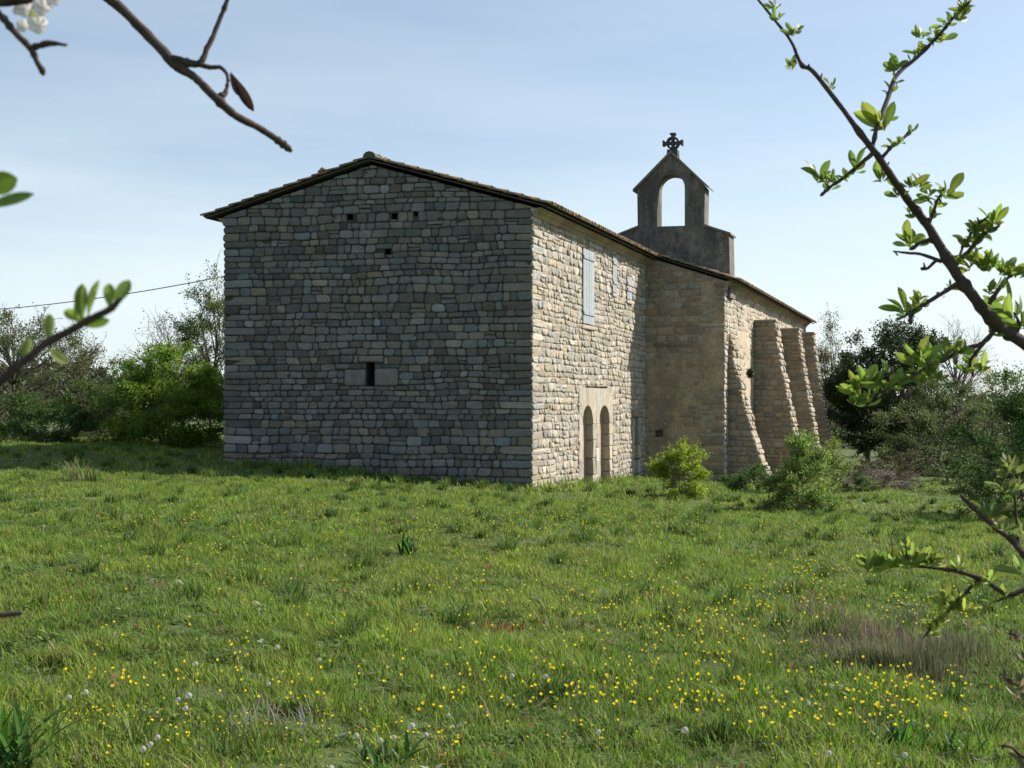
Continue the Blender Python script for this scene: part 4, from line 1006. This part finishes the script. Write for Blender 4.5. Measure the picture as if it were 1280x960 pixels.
def branch(name, label, dist, stems, clusters, seed, green=(.19, .28, .045), leafpx=24, m='leaf_near', single=None, knob=True, blossoms=None, dry=None):
    rd = random.Random(seed); o = empty(name, P(stems[0][0][0], stems[0][0][1], dist)); tag(o, label, 'branch'); wd = MB(); px = dist / F
    def dep(x_, y_): return dist * (1 + .05 * mnoise.noise(Vector((x_ * .006, y_ * .006, seed * 3.1))))
    for st in stems:
        pts = spline([Vector((*p[:2], p[2])) for p in st], 6)
        wp = []; rad = []
        for i, p in enumerate(pts):
            jx = mnoise.noise(Vector((i * .45, seed, p.x * .05))) * p.z * .35; wp.append(P(p.x + jx, p.y + jx * .5, dep(p.x, p.y)))
            rad.append(p.z * px * (1 + .16 * mnoise.noise(Vector((i * .9, p.y * .1, seed))) + (.35 if rd.random() < .07 else 0)))
        wd.tube(wp, rad, 9)
        if knob:
            for i in range(3, len(wp) - 1):
                if rd.random() < .22:
                    dv = Vector((rd.gauss(0, 1), rd.gauss(0, 1), rd.gauss(.2, 1))).normalized(); l_ = rd.uniform(3, 9) * px
                    wd.tube([wp[i], wp[i] + dv * l_ * .6, wp[i] + dv * l_], [rad[i] * .6 + .6 * px, 1.2 * px, .9 * px], 5)
        e = wp[-1]; dv = (wp[-1] - wp[-3]).normalized(); wd.tube([e, e + dv * rad[-1] * 1.2], [rad[-1], rad[-1] * .4], 9)
    wd.build('stem', M['bark'], o, True)
    if clusters:
        lf = MB(); clusters = list(clusters)
        for st in stems[1:]:
            for (x0, y0, _), (x1, y1, _) in zip(st, st[1:]):
                for q in (.25, .7):
                    if rd.random() < .5: clusters.append((x0 + (x1 - x0) * q, y0 + (y1 - y0) * q, rd.randint(2, 4), rd.uniform(.4, .7)))
        for cx, cy, k, sz in clusters:
            k += 2
            b = P(cx, cy, dep(cx, cy)); az0 = rd.uniform(-.5, .5)
            wd2 = None
            for j in range(k):
                t = -1.35 + 2.7 * (j + rd.uniform(.2, .8)) / k + az0; d = Vector((math.sin(t), rd.gauss(0, .4), math.cos(t))); d.normalize()
                l_ = leafpx * sz * rd.uniform(.5, 1.5) * px; g_ = rd.uniform(.65, 1.25); yv = rd.uniform(.85, 1.25)
                nn = Vector((rd.gauss(0, .8), -1, rd.gauss(0, .5)))
                leaf_shape(lf, b + Vector((rd.gauss(0, 1), rd.gauss(0, 1), rd.gauss(0, 1) - 1)) * 2 * px, d, nn, l_, l_ * rd.uniform(.26, .42), (green[0] * g_ * yv, green[1] * g_, green[2] * g_), rd.uniform(-.1, .5), rd.uniform(.1, .5))
        lf.build('leaves', M[m], o, True)
    if single:
        lf = MB()
        for (bx, by, tx, ty, w_, c) in single:
            a = P(bx, by, dist); b = P(tx, ty, dist * 1.01); d = b - a; leaf_shape(lf, a, d, Vector((rd.gauss(0, .3), -1, rd.gauss(0, .3))), d.length, w_ * px, c, .1, .2)
        lf.build('leaves', M[m], o, True)
    if blossoms:
        bl = MB()
        for (cx, cy, r_) in blossoms:
            c0_ = P(cx, cy, dist * .99)
            for k in range(5):
                t = 6.283 * k / 5 + rd.uniform(-.2, .2); d = Vector((math.cos(t), -.35, math.sin(t))); leaf_shape(bl, c0_, d, Vector((0, -1, 0)), r_ * px, r_ * .8 * px, (.78, .74, .72), -.2, .3)
        bl.build('blossom', M['petal'], o, True)
    return o
main = [(1330, 470, 9.5), (1280, 429, 8), (1245, 405, 7.4), (1210, 362, 6.8), (1193, 338, 6.2), (1163, 287, 5.4), (1142, 259, 5), (1117, 225, 4.6), (1099, 197, 4.3), (1086, 181, 3.8), (1047, 128, 3.0), (1016, 89, 2.8), (1002, 81, 2.5), (989, 52, 1.9), (970, 27, 1.7), (947, -1, 1.5), (930, -22, 1.3)]
st = [main,
 [(1091, 184, 2.4), (1097, 156, 2.6), (1110, 122, 3), (1121, 94, 2.8), (1146, 72, 2.3), (1171, 47, 2), (1192, 22, 1.8), (1211, 3, 1.4), (1220, -14, 1.2)],
 [(1101, 199, 2.4), (1115, 183, 2), (1130, 172, 1.8), (1139, 163, 2.6)],
 [(1093, 190, 3), (1075, 205, 2.4), (1055, 222, 2.2), (1040, 232, 2), (1027, 244, 1.8)],
 [(1160, 283, 2.6), (1166, 266, 2.2), (1172, 250, 1.8), (1180, 236, 1.4)],
 [(1163, 300, 3), (1150, 304, 2.2), (1140, 311, 2.6)], [(1177, 327, 2.6), (1152, 318, 2), (1132, 316, 1.6), (1117, 314, .8)], [(1170, 325, 2.2), (1160, 335, 2), (1154, 336, 2)],
 [(1198, 354, 3.2), (1167, 373, 2.6), (1137, 391, 2.2), (1120, 401, .9)], [(1140, 388, 2), (1138, 400, 3)],
 [(1194, 332, 3), (1213, 312, 2.5), (1231, 292, 2), (1248, 283, 1.6)], [(1236, 380, 3), (1248, 362, 2.6), (1257, 350, 2.2), (1271, 340, 1.8), (1292, 330, 1.6)],
 [(1210, 290, 1.2), (1225, 278, 1.8), (1240, 268, 1.2)], [(1197, 331, 2), (1204, 308, 1.6), (1219, 284, 1.6)],
 [(1245, 410, 3.4), (1228, 429, 3), (1204, 436, 2.5), (1184, 448, 2.4), (1161, 458, 2.1), (1140, 470, 1.6), (1114, 484, 1.4), (1088, 496, 1.2)], [(1230, 428, 2.4), (1213, 452, 2), (1216, 468, 1.8)], [(1161, 458, 1.8), (1150, 445, 1.4), (1141, 436, 1)], [(1152, 466, 1), (1120, 466, 1), (1085, 470, .9)],
 [(1270, 420, 2.6), (1274, 405, 2), (1268, 392, 1.6)]]
cl = [(970, 8, 5, .8), (971, 24, 4, .7), (991, 42, 6, .8), (988, 83, 6, .6), (1039, 106, 6, .5), (1118, 88, 7, 1.0), (1147, 66, 6, .8), (1150, 44, 6, .7), (1167, 44, 5, .6), (1177, 50, 4, .8), (1185, 26, 7, .8), (1197, 22, 6, .9), (1203, 12, 7, .9), (1104, 158, 4, 1.5), (1110, 146, 3, .6), (1117, 181, 9, .6), (1022, 226, 8, 1.15), (1036, 226, 8, .6), (1058, 222, 7, .6), (1070, 212, 2, 1.2), (1103, 222, 4, .9), (1135, 232, 7, 1.05), (1149, 232, 7, .8), (1161, 246, 7, .8), (1183, 244, 8, 1.2), (1120, 243, 3, .8), (1142, 268, 6, .7), (1130, 300, 4, 1.0), (1243, 278, 8, 1.1), (1222, 288, 8, 1.0), (1133, 302, 5, 1.1), (1130, 388, 5, 1.2), (1149, 378, 5, .9), (1152, 376, 5, .6), (1210, 306, 7, 1.0), (1219, 296, 8, 1.0), (1233, 292, 6, .9), (1212, 334, 7, 1.1), (1226, 334, 8, 1.1), (1238, 334, 8, 1.1), (1252, 338, 8, 1.1), (1263, 340, 7, 1.0), (1273, 342, 5, 1.1), (1237, 364, 5, .8), (1266, 396, 5, 1.9), (1278, 408, 5, 1.9), (1141, 452, 6, 1.0), (1150, 446, 6, 1.1), (1160, 458, 5, 1.0), (1184, 446, 6, 1.0), (1196, 440, 6, 1.0), (1227, 462, 6, 1.1), (1204, 464, 8, .8), (1161, 468, 7, .9), (1146, 476, 6, .9), (1120, 480, 8, 1.1), (1108, 484, 6, .8), (1078, 480, 9, 1.1), (1071, 488, 7, 1.0), (1095, 480, 6, 1.0), (1079, 502, 7, .9), (1066, 502, 6, .8), (1172, 476, 4, 1.0)]
branch('leafy_branch', 'large dark forked branch with young green leaves hanging across the upper right sky', 1.55, st, cl, 1, leafpx=19)
st = [[(1330, 720, 4.2), (1280, 737, 3.6), (1260, 743, 3.4), (1234, 728, 3), (1207, 717, 2.6), (1177, 711, 2.2), (1146, 708, 1.9), (1116, 708, 1.7), (1089, 715, 1.2)], [(1138, 707, 1.4), (1133, 690, 1.1), (1131, 667, .5)], [(1222, 725, 2.4), (1199, 750, 2), (1172, 776, 1.7), (1155, 796, 1.1)], [(1262, 742, 2), (1250, 750, 1.4), (1240, 753, .8)], [(1146, 706, 1.2), (1158, 696, .9), (1163, 688, .8)]]
cl = [(1085, 710, 9, 1.0), (1094, 706, 8, .9), (1105, 704, 7, .9), (1118, 704, 7, 1.0), (1133, 700, 5, .9), (1146, 704, 7, .9), (1160, 704, 7, .9), (1166, 700, 6, 1.0), (1196, 712, 7, .9), (1234, 726, 4, .9), (1183, 752, 6, .9), (1194, 760, 8, .8), (1203, 762, 4, 1.1), (1168, 782, 7, .9), (1178, 772, 7, .9), (1163, 788, 6, .8)]
branch('leafy_branch', 'thin arching twig with pale young leaves reaching in low at the right border', 1.6, st, cl, 2, green=(.23, .31, .06), leafpx=22)
st = [[(1330, 735, 4.4), (1280, 693, 3.8), (1264, 675, 3.4), (1242, 658, 3), (1220, 638, 2.6), (1203, 621, 2.6)], [(1274, 688, 2.2), (1271, 655, 1.8), (1269, 627, 1.6), (1262, 592, 1.3), (1259, 578, 1)]]
cl = [(1258, 590, 7, 1.0), (1266, 590, 6, 1.0), (1254, 612, 6, .8), (1270, 612, 6, .8), (1236, 646, 6, 1.1), (1253, 664, 6, .9), (1275, 665, 6, .9), (1276, 716, 4, 1.5), (1262, 668, 4, .8)]
branch('leafy_branch', 'upright twig with grey-green young leaves on the right border beside the dark bush', 1.5, st, cl, 3, green=(.17, .23, .06), leafpx=22)
branch('leafy_branch', 'short budding twig poking in at the bottom right corner', 1.3, [[(1320, 960, 3), (1280, 946, 2.4), (1264, 934, 2), (1251, 932, 1.6)]], [(1270, 946, 5, .7), (1282, 960, 5, .8)], 4, green=(.16, .17, .08))
branch('leafy_branch', 'twig with withered brownish leaf buds on the right border above the bottom corner', 1.4, [[(1330, 880, 3), (1290, 862, 2.2), (1262, 850, 1.4), (1248, 845, 1)], [(1300, 800, 2), (1278, 796, 1.4), (1262, 792, 1)]], [(1256, 850, 6, .6), (1270, 856, 7, .7), (1268, 800, 6, .6), (1276, 872, 7, .7), (1278, 826, 6, .7)], 5, green=(.15, .15, .08))
# upper left, closer to the lens
st = [[(95, -40, 7), (128, -8, 6.6), (150, 9, 6.2), (175, 34, 6.2), (203, 63, 6.4), (219, 81, 6.4), (244, 97, 5), (266, 119, 5.4), (294, 144, 5), (322, 159, 4.4), (344, 173, 4.2), (361, 186, 4.6)], [(216, 74, 6), (236, 79, 5.2), (250, 78, 4), (261, 56, 3.4), (272, 31, 3), (284, 0, 2.6), (292, -24, 2.4)], [(248, 80, 3.6), (262, 84, 3), (275, 84, 2.6), (284, 94, 2.2), (284, 108, 2), (279, 119, 4), (270, 122, 4)]]
branch('bare_branch', 'thick bare dark branch with a curled dry leaf crossing the upper left sky', .85, st, None, 6, single=[(288, 90, 317, 140, 13, (.035, .02, .017)), (287, 92, 300, 122, 9, (.04, .024, .02))], knob=False)
st = [[(-60, -20, 4.6), (-5, 14, 4), (19, 41, 4), (37, 59, 4), (47, 78, 3.2), (53, 89, 4.6)], [(40, 60, 3), (52, 56, 4), (62, 54, 4), (75, 55, 2.2), (82, 56, 1.4)], [(-60, 2, 6), (0, 3, 5.5), (36, -1, 5)]]
branch('blossoming_twig', 'dark twig with white blossom petals in the top left corner', .6, st, None, 7, single=[(38, 8, 48, 44, 17, (.20, .28, .04)), (72, 55, 86, 57, 5, (.22, .26, .05))], blossoms=[(31, 12, 15), (55, 10, 16), (50, 32, 15), (30, 34, 10), (70, 0, 12)], knob=False)
branch('leafy_twig', 'two out-of-focus green leaves poking in at the left border below the blossom', .42, [[(-120, 290, 5), (-60, 262, 4), (-20, 250, 3)]], None, 8, single=[(-30, 240, 22, 222, 30, (.20, .30, .03)), (-25, 262, 42, 240, 15, (.13, .21, .03))], knob=False)
st = [[(-90, 540, 6.5), (0, 476, 6), (30, 452, 5.4), (59, 429, 5.2), (103, 404, 5), (137, 387, 4.4), (150, 374, 3)]]
branch('leafy_twig', 'blurred twig with a tuft of young leaves slanting up in front of the left trees', .45, st, None, 9, single=[(106, 404, 78, 386, 14, (.22, .32, .04)), (103, 402, 100, 352, 18, (.20, .28, .05)), (110, 398, 120, 347, 16, (.2, .28, .05)), (137, 386, 136, 352, 15, (.2, .3, .05)), (142, 384, 162, 348, 17, (.18, .27, .05)), (100, 408, 138, 400, 13, (.22, .34, .04)), (62, 428, 60, 390, 15, (.20, .26, .07)), (32, 452, 34, 420, 15, (.24, .30, .08)), (60, 436, 84, 454, 12, (.30, .34, .10)), (92, 400, 106, 362, 13, (.17, .24, .05))], knob=False)
branch('bare_twig', 'blurred dark twig tip at the left border over the meadow', .45, [[(-80, 772, 5), (0, 769, 4), (26, 767, 3.4)]], None, 10, knob=False)
